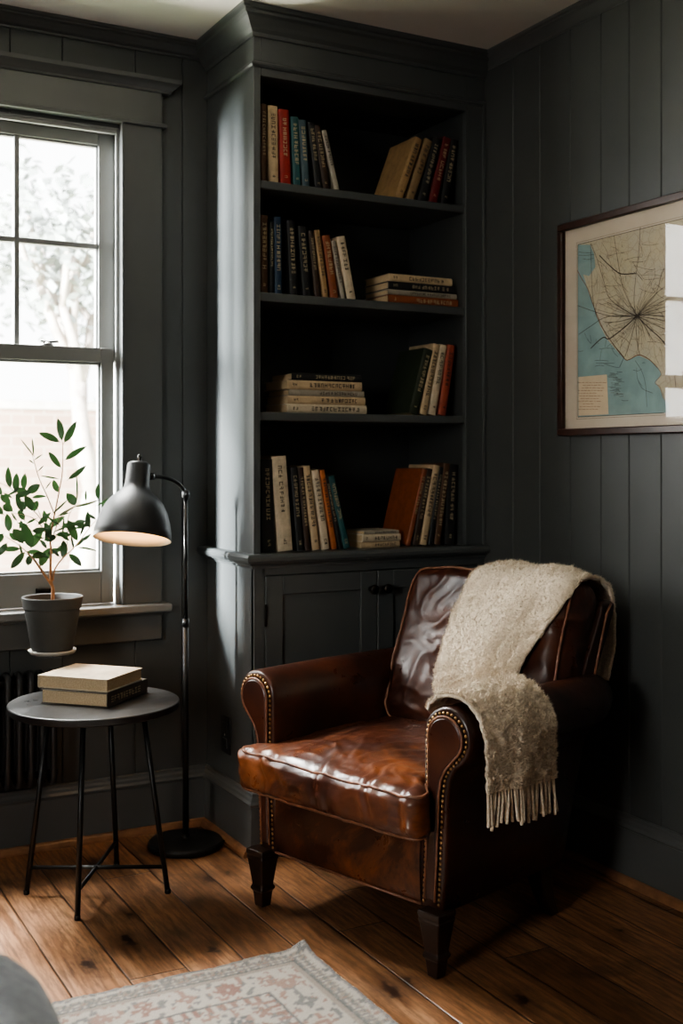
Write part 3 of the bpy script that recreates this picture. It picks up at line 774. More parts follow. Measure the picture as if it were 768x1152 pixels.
BX0, BZ0 = 195 / 3.715, (865 / 3.715)
def pp(cx, cy, dy=0):
    dx = (cx / 3.715 - BX0) * .00272; dz = (BZ0 - cy / 3.715) * .00268 + .150
    k = 1 + dy / (PY)       # depth offset keeps proportions
    X = (PX + dx) * k - PX; Z = (PZ + dz - 1.23) * k + 1.23 - PZ
    return Vector((X, dy, Z))
stems = [([(195, 868, 0), (197, 800, 0), (190, 770, 0), (187, 700, .005), (190, 640, .01), (187, 585, .01), (205, 480, .01), (225, 380, .0), (237, 300, .0), (238, 178, -.005)], 6.2, 1.1, 'trunk'),
    ([(192, 785, 0), (150, 722, -.02), (110, 662, -.04), (60, 612, -.05), (2, 570, -.06)], 3.4, .9, 'branch'),
    ([(190, 775, 0), (150, 712, .03), (135, 690, .04), (100, 640, .06)], 2.4, .9, 'branch'),
    ([(197, 765, 0), (205, 718, -.01), (240, 670, -.03), (290, 625, -.04), (350, 548, -.04), (382, 512, -.03)], 3.4, .9, 'branch'),
    ([(189, 575, .01), (160, 522, .03), (120, 470, .05), (60, 412, .05), (22, 370, .05), (-20, 350, .05)], 2.4, .8, 'branch'),
    ([(205, 488, .01), (175, 412, .02), (140, 332, .03), (118, 255, .03), (108, 225, .03)], 2.4, .9, 'branch'),
    ([(192, 600, .01), (228, 500, -.02), (285, 456, -.03), (345, 442, -.03), (388, 428, -.03)], 2.2, .8, 'branch'),
    ([(189, 600, .01), (140, 520, -.03), (95, 490, -.05), (30, 475, -.06)], 2.0, .8, 'branch'),
    ([(250, 665, -.03), (258, 600, .0), (262, 500, .02), (293, 440, .02), (298, 395, .02)], 1.8, .8, 'branch'),
    ([(150, 722, -.02), (100, 655, -.06), (60, 640, -.08)], 1.8, .8, 'branch'),
    ([(186, 590, .01), (150, 500, .02), (115, 415, .02)], 1.6, .8, 'branch')]
for pts, r0, r1, nm in stems:
    P = catmull([pp(*q) for q in pts], 5)
    rr = [(r0 + (r1 - r0) * (i / (len(P) - 1)) ** .8) * .001 for i in range(len(P))]
    mb = MB(); mb.tube(P, rr, 8); mb.build(nm, M['bark'] if r0 > 3 else M['twig'], pt, smooth=True)
def m_leaf():
    t = NT('green_leaf'); v = t.co()
    t.set(Base_Color=t.ramp(t.noise(v, 18, 3), [(.3, (.007, .019, .008)), (.7, (.016, .036, .014))]), Roughness=.38)
    tl = t.n('ShaderNodeBsdfTranslucent'); tl.inputs[0].default_value = (.012, .028, .009, 1)
    mx = t.n('ShaderNodeMixShader'); mx.inputs[0].default_value = .3
    t.l(t.b.outputs[0], mx.inputs[1]).l(tl.outputs[0], mx.inputs[2]).l(mx.outputs[0], t.out.inputs[0])
    return t.m
M['leaf'] = m_leaf()
leaves = [(235, 172, 220, 85, 26), (245, 182, 292, 97, 26), (225, 178, 145, 143, 26), (248, 254, 332, 200, 22), (230, 287, 183, 225, 22), (262, 338, 333, 283, 20),
    (222, 335, 150, 322, 7), (222, 393, 200, 342, 24), (293, 447, 258, 400, 34), (298, 440, 297, 325, 8), (285, 455, 385, 430, 11), (388, 425, 390, 360, 18), (337, 430, 337, 388, 9),
    (385, 450, 483, 412, 12), (300, 600, 262, 515, 30), (345, 540, 290, 528, 18), (350, 547, 345, 480, 22), (380, 510, 340, 485, 12), (265, 655, 315, 705, 26),
    (300, 627, 380, 645, 9), (240, 672, 242, 600, 28), (225, 665, 195, 635, 12), (290, 625, 335, 585, 14), (110, 622, 75, 525, 38), (75, 602, 38, 545, 38), (105, 622, 152, 555, 32),
    (168, 545, 115, 553, 24), (62, 625, -4, 625, 20), (80, 640, 28, 702, 26), (100, 655, 95, 694, 24), (143, 702, 185, 630, 34), (172, 627, 145, 592, 14), (32, 468, -4, 442, 30),
    (18, 552, 10, 483, 28), (22, 370, 14, 290, 24), (45, 387, 48, 315, 26), (78, 380, 82, 315, 24), (90, 392, 140, 360, 30), (120, 470, 132, 428, 24), (112, 467, 85, 408, 32),
    (110, 412, 165, 408, 14), (85, 462, 60, 428, 24), (170, 520, 160, 470, 18), (135, 527, 185, 480, 18), (120, 240, 68, 172, 6), (118, 235, 112, 168, 7), (120, 255, 152, 233, 6),
    (118, 270, 98, 255, 6), (135, 302, 158, 280, 5), (165, 380, 190, 345, 5), (200, 480, 255, 428, 8), (215, 495, 285, 455, 9), (200, 560, 265, 533, 7), (200, 577, 265, 560, 6),
    (30, 412, -2, 393, 10), (50, 510, 28, 475, 8), (95, 530, 55, 518, 10), (411, 475, 411, 445, 9), (205, 640, 250, 605, 10), (130, 500, 90, 520, 9), (60, 590, 20, 560, 22), (-5, 560, -40, 600, 26),
    (-5, 480, -50, 440, 26), (-10, 400, -50, 350, 24), (10, 600, -30, 650, 24), (320, 600, 355, 575, 14), (265, 480, 225, 490, 8)]
rl = random.Random(3)
for k in range(26):
    ang_ = rl.uniform(0, 2 * PI); cx_, cy_ = rl.choice(((80, 560), (110, 470), (250, 560), (60, 620), (30, 420), (280, 600), (150, 620), (200, 560)))
    cx_ += rl.uniform(-45, 45); cy_ += rl.uniform(-40, 40); l_ = rl.uniform(45, 75)
    leaves.append((cx_, cy_, cx_ + l_ * math.cos(ang_), cy_ - l_ * abs(math.sin(ang_)) * rl.choice((1, 1, -.6)), rl.choice((9, 14, 22, 26))))
for x0, y0, x1, y1, w in leaves:
    dy = rl.uniform(-.045, .045); d2 = dy + rl.uniform(-.02, .02)
    A, B = pp(x0, y0, dy), pp(x1, y1, d2)
    ax = (B - A); L = ax.length; ax.normalize()
    vd = Vector((.26, .96, .0)); side = ax.cross(vd).normalized(); up = side.cross(ax)
    tw = rl.uniform(-.35, .35); side = (side * math.cos(tw) + up * math.sin(tw)); up = side.cross(ax)
    W = w * .00272 / 3.715 * .5 * 1.22; B = A + (B - A) * 1.08; ax = B - A; L = ax.length; ax.normalize()
    rows = []
    mb = MB(); n = 9
    for i in range(n):
        t = i / (n - 1); ww = W * math.sin(PI * min(1, t * 1.0)) ** .62 * (1.05 - .2 * t) if 0 < t < 1 else W * .04
        c = A + ax * L * t + up * (.10 * L * math.sin(PI * t) - .04 * L)
        rows += [c - side * ww + up * ww * .25, c, c + side * ww + up * ww * .25]
    mb.add(rows, [(3 * i + j, 3 * i + j + 1, 3 * i + j + 4, 3 * i + j + 3) for i in range(n - 1) for j in (0, 1)])
    # petiole to nearest side
    mb.tube([A - ax * .006, A + ax * .004], .0006, 5)
    mb.build('leaf', M['leaf'], pt, smooth=True)
# slim iron bracket fixed to the window apron, carries the pot
br = thing('plant_bracket', 'slim dark bracket under the window stool carrying the grey plant pot', 'bracket', (PX, YF, PZ))
mb = MB(); mb.box(-.012, .012, -.215, -.020, -.006, 0); mb.lathe([(.040, -.006), (.050, -.006), (.050, 0), (.040, 0)], (0, PY - YF, 0), 32)
mb.build('shelf_arm', M['trim'], br, bevel=.001)
mb = MB(); mb.box(-.012, .012, -.0215, -.0195, -.004, .04); mb.box(-.012, .012, -.03, -.0, -.03, -.006); mb.build('wall_plate', M['trim'], br, bevel=.001)

# ------------------------------------------------------------------ framed map
def m_paper():
    t = NT('aged_mat_paper'); v = t.co()
    t.set(Base_Color=t.ramp(t.noise(v, 6, 5), [(.3, (.50, .41, .33)), (.7, (.58, .49, .40))]), Roughness=.8); return t.m
def m_land():
    t = NT('map_land_print'); v = t.co()
    c = t.ramp(t.noise(v, 7, 5, .6), [(.30, (.38, .34, .28)), (.5, (.46, .385, .27)), (.7, (.45, .39, .32))])
    vo = t.n('ShaderNodeTexVoronoi', feature='DISTANCE_TO_EDGE'); vo.inputs['Scale'].default_value = 34
    t.l(t.co((1, 1, 1)), vo.inputs['Vector'])
    ln = t.ramp(vo.outputs[0], [(.012, (.55,) * 3), (.035, (0, 0, 0))])
    c = t.mix(ln, c, (.25, .19, .14))
    spk = t.ramp(t.noise(v, 260, 2), [(.60, (0, 0, 0)), (.68, (.5,) * 3)])
    c = t.mix(spk, c, (.22, .18, .14))
    t.set(Base_Color=c, Roughness=.8); return t.m
M['paper'] = m_paper(); M['land'] = m_land()
M['sea'] = simple('map_sea_blue', (.22, .31, .31), .8, .14, 14)
M['mapink'] = simple('map_ink', (.045, .03, .022), .8, .2, 30)
M['mapred'] = simple('map_coast_red_brown', (.16, .065, .04), .8, .2, 30)
M['cart'] = simple('map_cartouche_paper', (.60, .46, .32), .8, .08, 20)
# wall-plane coordinates: a = distance from the frame's left edge towards the camera, z height
FY, FZ0, FZ1 = 2.866, 1.305, 1.966; FW = .95
fm = thing('framed_map', 'large framed vintage road map with pale blue sea on the right wall', 'picture', (XR, FY - FW / 2, (FZ0 + FZ1) / 2))
def fpt(px, py, d=0):       # map picture coordinates (from photo study) -> world; px 643..; linear in a
    return None
def W3(a, z, d): return (XR - .006 - d, FY - a, z)
fw = .022
mb = MB()
for a0, a1, z0, z1 in ((0, FW, FZ0, FZ0 + fw), (0, FW, FZ1 - fw, FZ1), (0, fw, FZ0 + fw, FZ1 - fw), (FW - fw, FW, FZ0 + fw, FZ1 - fw)):
    mb.box(XR - .024, XR - .001, FY - a1, FY - a0, z0, z1)
mb.build('picture_frame', M['framewood'], fm, world=True, bevel=.003)
mb = MB(); mb.box(XR - .008, XR - .002, FY - FW + fw * .9, FY - fw * .9, FZ0 + fw * .9, FZ1 - fw * .9); mt = mb.build('mat_board', M['paper'], fm, world=True)
A0, A1, Z0, Z1 = .083, FW - .083, 1.362, 1.893
def flat(poly, d, nm, m, parent=fm):
    mb = MB(); mb.add([(XR - .008 - d, FY - a, z) for a, z in poly], [tuple(range(len(poly)))])
    return mb.build(nm, m, parent, world=(parent is fm))
mp = flat([(A0, Z0), (A1, Z0), (A1, Z1), (A0, Z1)], .0003, 'map_sheet', M['land'])
# u: 0..1 across visible left part (px), mapping from the photo: crop px (645 wide, 3.84x) -> a, z using wall perspective
def U(cx, cy):
    px = 600 + cx / 3.84; py = 200 + cy / 3.84
    s, c = .47655, .87915; k = (px - 384) / 1300.8
    dx, dy = s + k * c, c - k * s
    t = (XR - .008) / dx
    return (FY - dy * t, 1.23 + (517.5 - py) / 1300.8 * t)
coast1 = [(172, 290), (248, 286), (262, 330), (268, 385), (240, 425), (205, 415), (182, 385), (205, 430), (235, 480), (262, 560), (300, 650), (335, 705), (392, 780), (415, 785), (455, 765),
          (500, 785), (535, 820), (552, 828), (555, 850), (525, 885), (545, 905), (560, 950), (580, 965), (585, 1000)]
sea = [U(*q) for q in [(172, 292), (245, 290), (262, 330), (268, 385), (240, 425), (215, 418), (240, 500), (262, 560), (285, 635), (320, 700), (385, 775), (400, 788), (455, 768), (500, 788), (540, 822), (552, 850), (527, 885), (548, 915), (558, 950), (583, 968), (585, 1003)]]
sea = [(A0, Z1)] + sea[1:] + [(sea[-1][0], Z0), (A0, Z0)]
flat(sea, .0006, 'sea_area', M['sea'], mp)
def ribbon(mb, pts, w, d):
    P = [Vector(U(*q)) for q in pts]
    P = [Vector((p.x, p.y, 0)) for p in P]
    P = catmull(P, 4) if len(P) > 2 else P
    L = []
    for i, p in enumerate(P):
        t = (P[min(i + 1, len(P) - 1)] - P[max(i - 1, 0)]).normalized(); n = Vector((-t.y, t.x, 0)) * w / 2
        a, b = p + n, p - n; L += [(XR - .008 - d, FY - a.x, a.y), (XR - .008 - d, FY - b.x, b.y)]
    mb.add(L, [(2 * i, 2 * i + 1, 2 * i + 3, 2 * i + 2) for i in range(len(P) - 1)])
C = (448, 597)
roads = MB()
thick = [[(285, 335), (330, 380), (378, 415), (442, 412)], [C, (400, 640), (330, 695), (300, 690), (248, 737)], [C, (500, 650), (545, 690), (600, 755)]]
for r_ in thick: ribbon(roads, r_, .0030, .0012)
med = [[(348, 250), (362, 340), (382, 450), (410, 530), C], [(462, 212), (455, 330), (440, 450), (435, 540), C], [C, (390, 570), (330, 522), (305, 450), (275, 350), (250, 288)],
       [C, (360, 600), (300, 590), (190, 552)], [C, (530, 585), (600, 575), (645, 605)], [C, (520, 510), (570, 470), (645, 430)], [C, (480, 560), (530, 500), (560, 400), (600, 350)],
       [C, (445, 660), (450, 720), (460, 765)], [C, (560, 650), (645, 660)], [(248, 286), (262, 560), (325, 690), (392, 775)], [(590, 765), (645, 820)], [(605, 770), (615, 900), (630, 990)],
       [C, (420, 700), (395, 775)], [(392, 775), (372, 820)], [C, (540, 545), (645, 480)], [C, (560, 560), (645, 540)], [(195, 678), (250, 640), (320, 600), C]]
med += [[C, (700, 640), (1000, 700), (1500, 690)], [(645, 430), (900, 330), (1400, 240)], [(645, 480), (900, 500), (1450, 520)], [(600, 755), (760, 860), (900, 1000)], [(560, 400), (700, 300), (900, 120)]]
for r_ in med: ribbon(roads, r_, .0016, .0011)
roads.build('road_lines', M['mapink'], mp)
rnd = random.Random(11); mb = MB()
for k in range(230):
    x, y = rnd.uniform(270, 900), rnd.uniform(270, 760)
    a = rnd.choice((0, PI / 2, PI / 4, math.atan2(C[1] - y, C[0] - x))) + rnd.uniform(-.3, .3); l = rnd.uniform(25, 90)
    ribbon(mb, [(x, y), (x + l * .5 * math.cos(a) + rnd.uniform(-6, 6), y + l * .5 * math.sin(a) + rnd.uniform(-6, 6)), (x + l * math.cos(a), y + l * math.sin(a))], .0009, .0009)
for k in range(60):
    a = rnd.uniform(0, 2 * PI); l = rnd.uniform(60, 190)
    ribbon(mb, [C, (C[0] + l * .5 * math.cos(a), C[1] + l * .5 * math.sin(a)), (C[0] + l * math.cos(a + .1), C[1] + l * math.sin(a + .1))], .0008, .0009)
for k in range(26):
    x, y = rnd.uniform(340, 380), 840 + k * 4.2
    ribbon(mb, [(x - rnd.uniform(5, 25), y), (x + rnd.uniform(5, 20), y + rnd.uniform(-2, 2))], .0010, .0009)
for x, y, l in ((265, 790, 60), (265, 815, 40), (270, 800, 80), (195, 748, 20), (380, 960, 30), (215, 350, 45), (195, 335, 70), (195, 320, 55), (430, 830, 40), (470, 800, 12)):
    ribbon(mb, [(x, y), (x + l * .5, y + rnd.uniform(-6, 6)), (x + l, y + rnd.uniform(-4, 4))], .0010, .0009)
for p_ in ([(440, 790), (470, 840), (485, 900), (490, 990)], [(450, 870), (470, 910), (515, 930)], [(445, 820), (450, 870), (470, 900)], [(220, 670), (235, 700), (250, 715), (245, 680)], [(300, 800), (340, 815), (370, 820)]):
    ribbon(mb, p_, .0011, .0009)
mb.build('fine_lines', M['mapink'], mp)
mb = MB()
ribbon(mb, [(190, 400), (208, 435), (235, 480), (262, 560), (300, 650), (335, 705), (392, 780), (415, 785), (455, 765), (500, 785), (535, 820)], .0024, .0010)
ribbon(mb, [(535, 820), (552, 850), (525, 885), (548, 905), (560, 950), (585, 968)], .0014, .0010)
mb.build('coast_line', M['mapred'], mp)
ct_ = flat([(A0 + .003, Z0 + .004), (U(325, 1014)[0], Z0 + .004), U(318, 850), (A0 + .003, U(182, 862)[1])], .0014, 'cartouche', M['cart'], mp)
mb = MB()
for k, (x0, x1) in enumerate(((195, 300), (215, 285), (210, 300), (192, 300), (195, 270), (200, 300), (205, 285), (190, 290), (215, 250), (200, 290), (195, 270))):
    y = 885 + k * 11.5; x = x0
    while x < x1:
        l = rnd.uniform(6, 18); ribbon(mb, [(x, y + rnd.uniform(-1, 1)), (x + l, y + rnd.uniform(-1, 1))], .0012, .0018); x += l + 4
mb.build('cartouche_script', M['mapred'], mp)
mb = MB()
for off, w in ((0, .0016), (-.006, .0008)):
    for q in (((A0 + off, Z0 + off), (A1 - off, Z0 + off)), ((A0 + off, Z1 - off), (A1 - off, Z1 - off)), ((A0 + off, Z0 + off), (A0 + off, Z1 - off)), ((A1 - off, Z0 + off), (A1 - off, Z1 - off))):
        (a, z), (a_, z_) = q
        x = XR - .008 - .0012
        if z == z_: mb.add([(x, FY - a, z - w / 2), (x, FY - a_, z - w / 2), (x, FY - a_, z + w / 2), (x, FY - a, z + w / 2)], [(0, 1, 2, 3)])
        else: mb.add([(x, FY - a - w / 2, z), (x, FY - a + w / 2, z), (x, FY - a + w / 2, z_), (x, FY - a - w / 2, z_)], [(0, 1, 2, 3)])
mb.build('border_line', M['mapink'], fm, world=True)
mb = MB(); mb.add([(XR - .016, FY - a, z) for a, z in ((fw * .9, FZ0 + fw * .9), (FW - fw * .9, FZ0 + fw * .9), (FW - fw * .9, FZ1 - fw * .9), (fw * .9, FZ1 - fw * .9))], [(0, 1, 2, 3)]); mb.build('glass_pane', M['frameglass'], fm, world=True)

# ------------------------------------------------------------------ armchair
CO = (1.395, 2.605); CR = R(-73.1)
ch = thing('armchair', 'worn brown leather armchair with rolled arms and brass nailheads beside the bookcase', 'armchair', (CO[0], CO[1], 0), CR)
def sm(a, b, x):
    t = max(0, min(1, (x - a) / (b - a))); return t * t * (3 - 2 * t)
AX, AZ, AR = .342, .572, .073     # arm roll centre and radius
def keyhole(sx, inset=0.0, zb=.155, n=28):
    """outline of an arm front, in (x, z), from the inner bottom over the roll to the outer bottom"""
    r = AR - inset
    pts = [(AX - AR + inset - .012, zb + inset), (AX - AR + inset - .006, .30), (AX - AR + inset, .45), (AX - r, AZ - .04)]
    for k in range(n + 1):
        a = R(180 - 232 * k / n); pts.append((AX + r * math.cos(a), AZ + r * math.sin(a)))
    pts += [(AX + .022 - inset, AZ - AR - .002 - 0), (AX + .008 - inset, AZ - AR - .03), (AX + .002 - inset, AZ - AR - .07), (AX - .001 - inset, .36), (AX - .006 - inset, .25), (AX - .010 - inset, zb + inset)]
    return [(sx * x, z) for x, z in pts]
for sx in (-1, 1):
    # arm body swept front to back, rolled over at the front edge
    base = keyhole(1, 0)
    ys = [(.030, -.010), (.0315, -.004), (.036, -.001), (.045, 0), (.12, .002), (.30, .001), (.50, -.001), (.60, -.003), (.645, -.006), (.66, -.014)]
    cxm, czm = .30, .42
    rings = []
    for y, off in ys:
        ring = []
        m = len(base)
        for i, (x, z) in enumerate(base):
            a = base[(i - 1) % m]; b2 = base[(i + 1) % m]
            tx, tz = b2[0] - a[0], b2[1] - a[1]; l = math.hypot(tx, tz) or 1
            nx, nz = -tz / l, tx / l
            rk = max(0, (z - .155)) * .27 * sm(.3, .66, y)      # raked rear edge
            yy = y - .11 * sm(.3, .66, y) + rk
            w = .0022 * noise.noise(Vector((x * 18 + sx * 5, yy * 14, z * 18))) if off > -.003 else 0
            ring.append((sx * (x + nx * (off + w)), yy, z + nz * (off + w)))
        rings.append(ring)
    m = len(base); mb = MB()
    mb.add([p for r_ in rings for p in r_],
           [(i * m + k, i * m + (k + 1) % m, (i + 1) * m + (k + 1) % m, (i + 1) * m + k) for i in range(len(rings) - 1) for k in range(m)] + [tuple(range(m)), tuple((len(rings) - 1) * m + k for k in range(m))])
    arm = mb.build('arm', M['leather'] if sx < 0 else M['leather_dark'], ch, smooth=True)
    # front facing panel
    mb = MB(); ins = keyhole(sx, .024); m = len(ins)
    ins2 = keyhole(sx, .028)
    mb.add([(x, .032, z) for x, z in ins] + [(x, .022, z) for x, z in ins] + [(x, .0195, z) for x, z in ins2],
           [(k, (k + 1) % m, m + (k + 1) % m, m + k) for k in range(m)] + [(m + k, m + (k + 1) % m, 2 * m + (k + 1) % m, 2 * m + k) for k in range(m)] + [tuple(2 * m + k for k in range(m))])
    fp = mb.build('front_panel', M['leather'], arm, smooth=False)
    mb = MB(); mb.tube([(x, .0225, z) for x, z in keyhole(sx, .0215)], .0030, 8, cap=True); mb.build('welt', M['piping'], arm, smooth=True)
    # nail heads
    path = [Vector((x, .0, z)) for x, z in keyhole(sx, .0140)]
    mb = MB(); acc = 0; step = .0125
    for i in range(len(path) - 1):
        a, b2 = path[i], path[i + 1]; L = (b2 - a).length
        while acc < L:
            p = a + (b2 - a) * (acc / L)
            dz = .0285
            mb.lathe([(.0044, 0), (.0040, .0016), (.0026, .0030), (.0008, .0036)], (p.x, dz, p.z), 8, Matrix.Rotation(R(90), 4, 'X'))
            acc += step
        acc -= L
    mb.build('nailhead_row', M['brass'], arm, smooth=True)
# side body below arms and front rail
mb = MB()
for sx in (-1, 1):
    poly = [(.05, .155), (.05, .50), (.60, .53), (.50, .155)]
    x0, x1 = (.272, .326) if sx > 0 else (-.326, -.272)
    mb.prism(poly, 'x', x0, x1)
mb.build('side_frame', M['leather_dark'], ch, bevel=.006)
def rail(u, v):
    x = -.325 + .65 * u; a = v
    z = .155 + .185 * v
    bul = .010 * math.sin(PI * v) ** .5 if 0 < v < 1 else 0
    y = .036 - bul + .0025 * noise.noise(Vector((x * 9, z * 14, 1)))
    return (x * (.255 / .325) if False else x * .80, y, z)
mb = MB(); mb.grid(rail, 60, 22); mb.box(-.262, .262, .036, .10, .156, .338)
mb.build('front_rail', M['leather_rail'], ch, smooth=True)
mb = MB(); mb.tube([(-.262, .030, .158), (.262, .030, .158)], .0035, 8); mb.build('bottom_welt', M['piping'], ch, smooth=True)
mb = MB(); mb.box(-.27, .27, .06, .50, .17, .338); mb.build('seat_deck', M['leather_dark'], ch, bevel=.008)

# cushions
def rbox_pt(u, v, w, hx, hy, hz, r):
    """point on a rounded box for a cube-surface point (u,v,w) in [-1,1]"""
    p = Vector((u * hx, v * hy, w * hz))
    c = Vector((max(-hx + r, min(hx - r, p.x)), max(-hy + r, min(hy - r, p.y)), max(-hz + r, min(hz - r, p.z))))
    d = p - c
    if d.length > 1e-9: d = d.normalized() * r
    return c + d, (d.normalized() if d.length > 1e-9 else Vector((0, 0, 1)))
def cushion(hx, hy, hz, r, shape, N, name, mat, parent):
    mb = MB(); idx = {}; nz = N // 3
    def vid(i, j, k):
        key = (i, j, k)
        if key not in idx:
            # bias samples towards the edges
            f = lambda a, n: math.sin((a / n - .5) * PI) * .35 + (a / n - .5) * 2 * .65
            p, n_ = rbox_pt(f(i, N), f(j, N), f(k, nz), hx, hy, hz, r)
            idx[key] = len(mb.v); mb.v.append(tuple(shape(p, n_)))
        return idx[key]
    for i in range(N):
        for j in range(N):
            mb.f.append((vid(i, j, 0), vid(i, j + 1, 0), vid(i + 1, j + 1, 0), vid(i + 1, j, 0)))
            mb.f.append((vid(i, j, nz), vid(i + 1, j, nz), vid(i + 1, j + 1, nz), vid(i, j + 1, nz)))
    for i in range(N):
        for k in range(nz):
            mb.f.append((vid(i, 0, k), vid(i + 1, 0, k), vid(i + 1, 0, k + 1), vid(i, 0, k + 1)))
            mb.f.append((vid(i, N, k), vid(i, N, k + 1), vid(i + 1, N, k + 1), vid(i + 1, N, k)))
            mb.f.append((vid(0, i, k), vid(0, i, k + 1), vid(0, i + 1, k + 1), vid(0, i + 1, k)))
            mb.f.append((vid(N, i, k), vid(N, i + 1, k), vid(N, i + 1, k + 1), vid(N, i, k + 1)))
    return mb.build(name, mat, parent, smooth=True)
def ridge(v):
    return 1 - abs(noise.noise(v)) * 2.0
def wrinkle(p, amp, sx, sy, seed=0):
    q = Vector((p.x * sx + seed, p.y * sy, p.z * sy))
    q += Vector((noise.noise(q * .6 + Vector((3, 1, seed))), noise.noise(q * .6 + Vector((7, 5, seed))), 0)) * .9
    a = ridge(q) ** 3 * .7 + ridge(q * 2.1 + Vector((5, 5, 5))) ** 3 * .3
    return amp * (a - .35)
SHX, SHY, SHZ = .30, .290, .058; SC = Vector((0, .228, .397))
def seat_shape(p, n):
    x, y, z = p
    wy = y + SHY   # 0 at the front
    fx = 1.09 - .16 * sm(.045, .10, wy)
    e = (1 - (x / SHX) ** 2) * (1 - (y / SHY) ** 2); e = max(0, e)
    top = sm(-.2, 1, n.z); bot = sm(-.2, 1, -n.z)
    front = sm(.3, 1, -n.y)
    amp = .0055 * (1 - .5 * bot)
    w = wrinkle(p, amp * 1.25, 9, 8, 2.3) + wrinkle(p, .0026, 22, 17, 8.1)
    # radiating pulls along the front edge
    edge = math.exp(-((wy - .03) / .06) ** 2)
    w += (0 if n.z < -.3 else 1) * edge * .0036 * math.sin(x * 68 + 2.0 * noise.noise(Vector((x * 12, 0, z * 9))) * 3 + z * 22)
    q = Vector((x * fx, y, z)) + n * w
    q.z += top * (.030 * e ** .6) - top * .010 * sm(.0, .12, .12 - wy) 
    q.z += top * .012 * noise.noise(Vector((x * 5, y * 5, 2)))
    q.y -= front * .010 * (1 - (x / SHX) ** 2) * (1 - (z / SHZ) ** 2)
    q.z -= .010 * (1 - sm(0, .3, wy)) * (0.2 if n.z > 0 else .5)
    return q + SC
sc_ = cushion(SHX, SHY, SHZ, .030, seat_shape, 96, 'seat_cushion', M['leather_worn'], ch)
def outline(hx, hy, r, n=10):
    pts = []
    for cx, cy, a0 in ((hx - r, hy - r, 0), (-hx + r, hy - r, 90), (-hx + r, -hy + r, 180), (hx - r, -hy + r, 270)):
        for q in range(n + 1):
            a = R(a0 + 90 * q / n); pts.append(Vector((cx + r * math.cos(a), cy + r * math.sin(a), 0)))
    out = []
    for i in range(len(pts)):
        a, b = pts[i], pts[(i + 1) % len(pts)]
        k = max(1, int((b - a).length / .02))
        for j in range(k): out.append(a + (b - a) * j / k)
    return out
for sgn, nm in ((1, 'top_piping'), (-1, 'bottom_piping')):
    P = []
    for q in outline(SHX - .009, SHY - .009, .028):
        n = Vector((0, 0, sgn * .72)); d = Vector((q.x / SHX, q.y / SHY, 0)); d = Vector((d.x ** 5, d.y ** 5, 0))
        if d.length > 0: n += d.normalized() * .7
        n.normalize()
        p = Vector((q.x, q.y, sgn * (SHZ - .009)))
        s_ = seat_shape(p, n)
        P.append(s_ + Vector((0, 0, sgn * .0005)) + Vector((n.x, n.y, 0)) * .001)
    mb = MB(); mb.tube(P, .0042, 8, closed=True); mb.build(nm, M['piping'], sc_, smooth=True)
# back cushion, built lying in its own frame then tilted: local (x, depth, up)
BHX, BHY, BHZ = .303, .078, .245
BT = Matrix.Translation((.018, .612, .655)) @ Matrix.Rotation(R(-20.5), 4, 'X')
def back_shape(p, n):
    # p.x width, p.y up, p.z towards the front   (rounded box hx, hz-as-up, hy)
    x, u, f = p
    e = max(0, (1 - (x / BHX) ** 2) * (1 - (u / BHZ) ** 2))
    w = wrinkle(Vector((x + u * .55, u * 1.0, f)), .0085, 5.0, 9, 5.5) + wrinkle(Vector((x - u * .6, u, f)), .0014, 14, 14, 1.1)
    front = sm(-.2, 1, n.z)
    tx = 1 + .025 * math.exp(-((u / BHZ + .3) / .4) ** 2) - .02 * sm(.3, 1, -u / BHZ)
    q = Vector((x * tx, u, f)) + n * w
    q.z += front * (.036 * e ** .5) + front * .012 * noise.noise(Vector((x * 5, u * 5, 9)))
    q.y += .010 * (1 - (x / BHX) ** 2) * (u / BHZ)
    return BT @ Vector((q.x, -q.z, q.y))
bk_ = cushion(BHX, BHZ, BHY, .055, back_shape, 84, 'back_cushion', M['leather_back'], ch)
P = []
for q in outline(BHX - .014, BHZ - .014, .055):
    n = Vector((0, 0, .7)); d = Vector(((q.x / BHX) ** 5, (q.y / BHZ) ** 5, 0))
    if d.length > 0: n += d.normalized() * .7
    n.normalize(); P.append(back_shape(Vector((q.x, q.y, BHY - .012)), n))
mb = MB(); mb.tube(P, .0040, 8, closed=True); mb.build('front_piping', M['piping'], bk_, smooth=True)
# outer back shell
mb = MB()
def shell_ring(z, y0, y1, hw):
    return [(-hw, y0, z), (-hw, y1 - .02, z), (-hw + .02, y1, z), (hw - .02, y1, z), (hw, y1 - .02, z), (hw, y0, z)]
rg = [shell_ring(.155, .47, .535, .322), shell_ring(.35, .53, .600, .326), shell_ring(.55, .585, .672, .330), shell_ring(.70, .660, .745, .334), shell_ring(.80, .710, .795, .337), shell_ring(.822, .722, .806, .333), shell_ring(.830, .735, .800, .322)]
m = 6
mb.add([p for r_ in rg for p in r_], [(i * m + k, i * m + (k + 1) % m, (i + 1) * m + (k + 1) % m, (i + 1) * m + k) for i in range(len(rg) - 1) for k in range(m)] + [tuple(range(m)), tuple((len(rg) - 1) * m + k for k in range(m))])
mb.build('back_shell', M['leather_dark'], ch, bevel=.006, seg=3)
for sx in (-1, 1):
    mb = MB(); mb.tube([(sx * .334, .668, .60), (sx * .337, .700, .70), (sx * .339, .735, .80), (sx * .335, .765, .825)], .0035, 8)
    mb.build('shell_welt', M['piping'], ch, smooth=True)
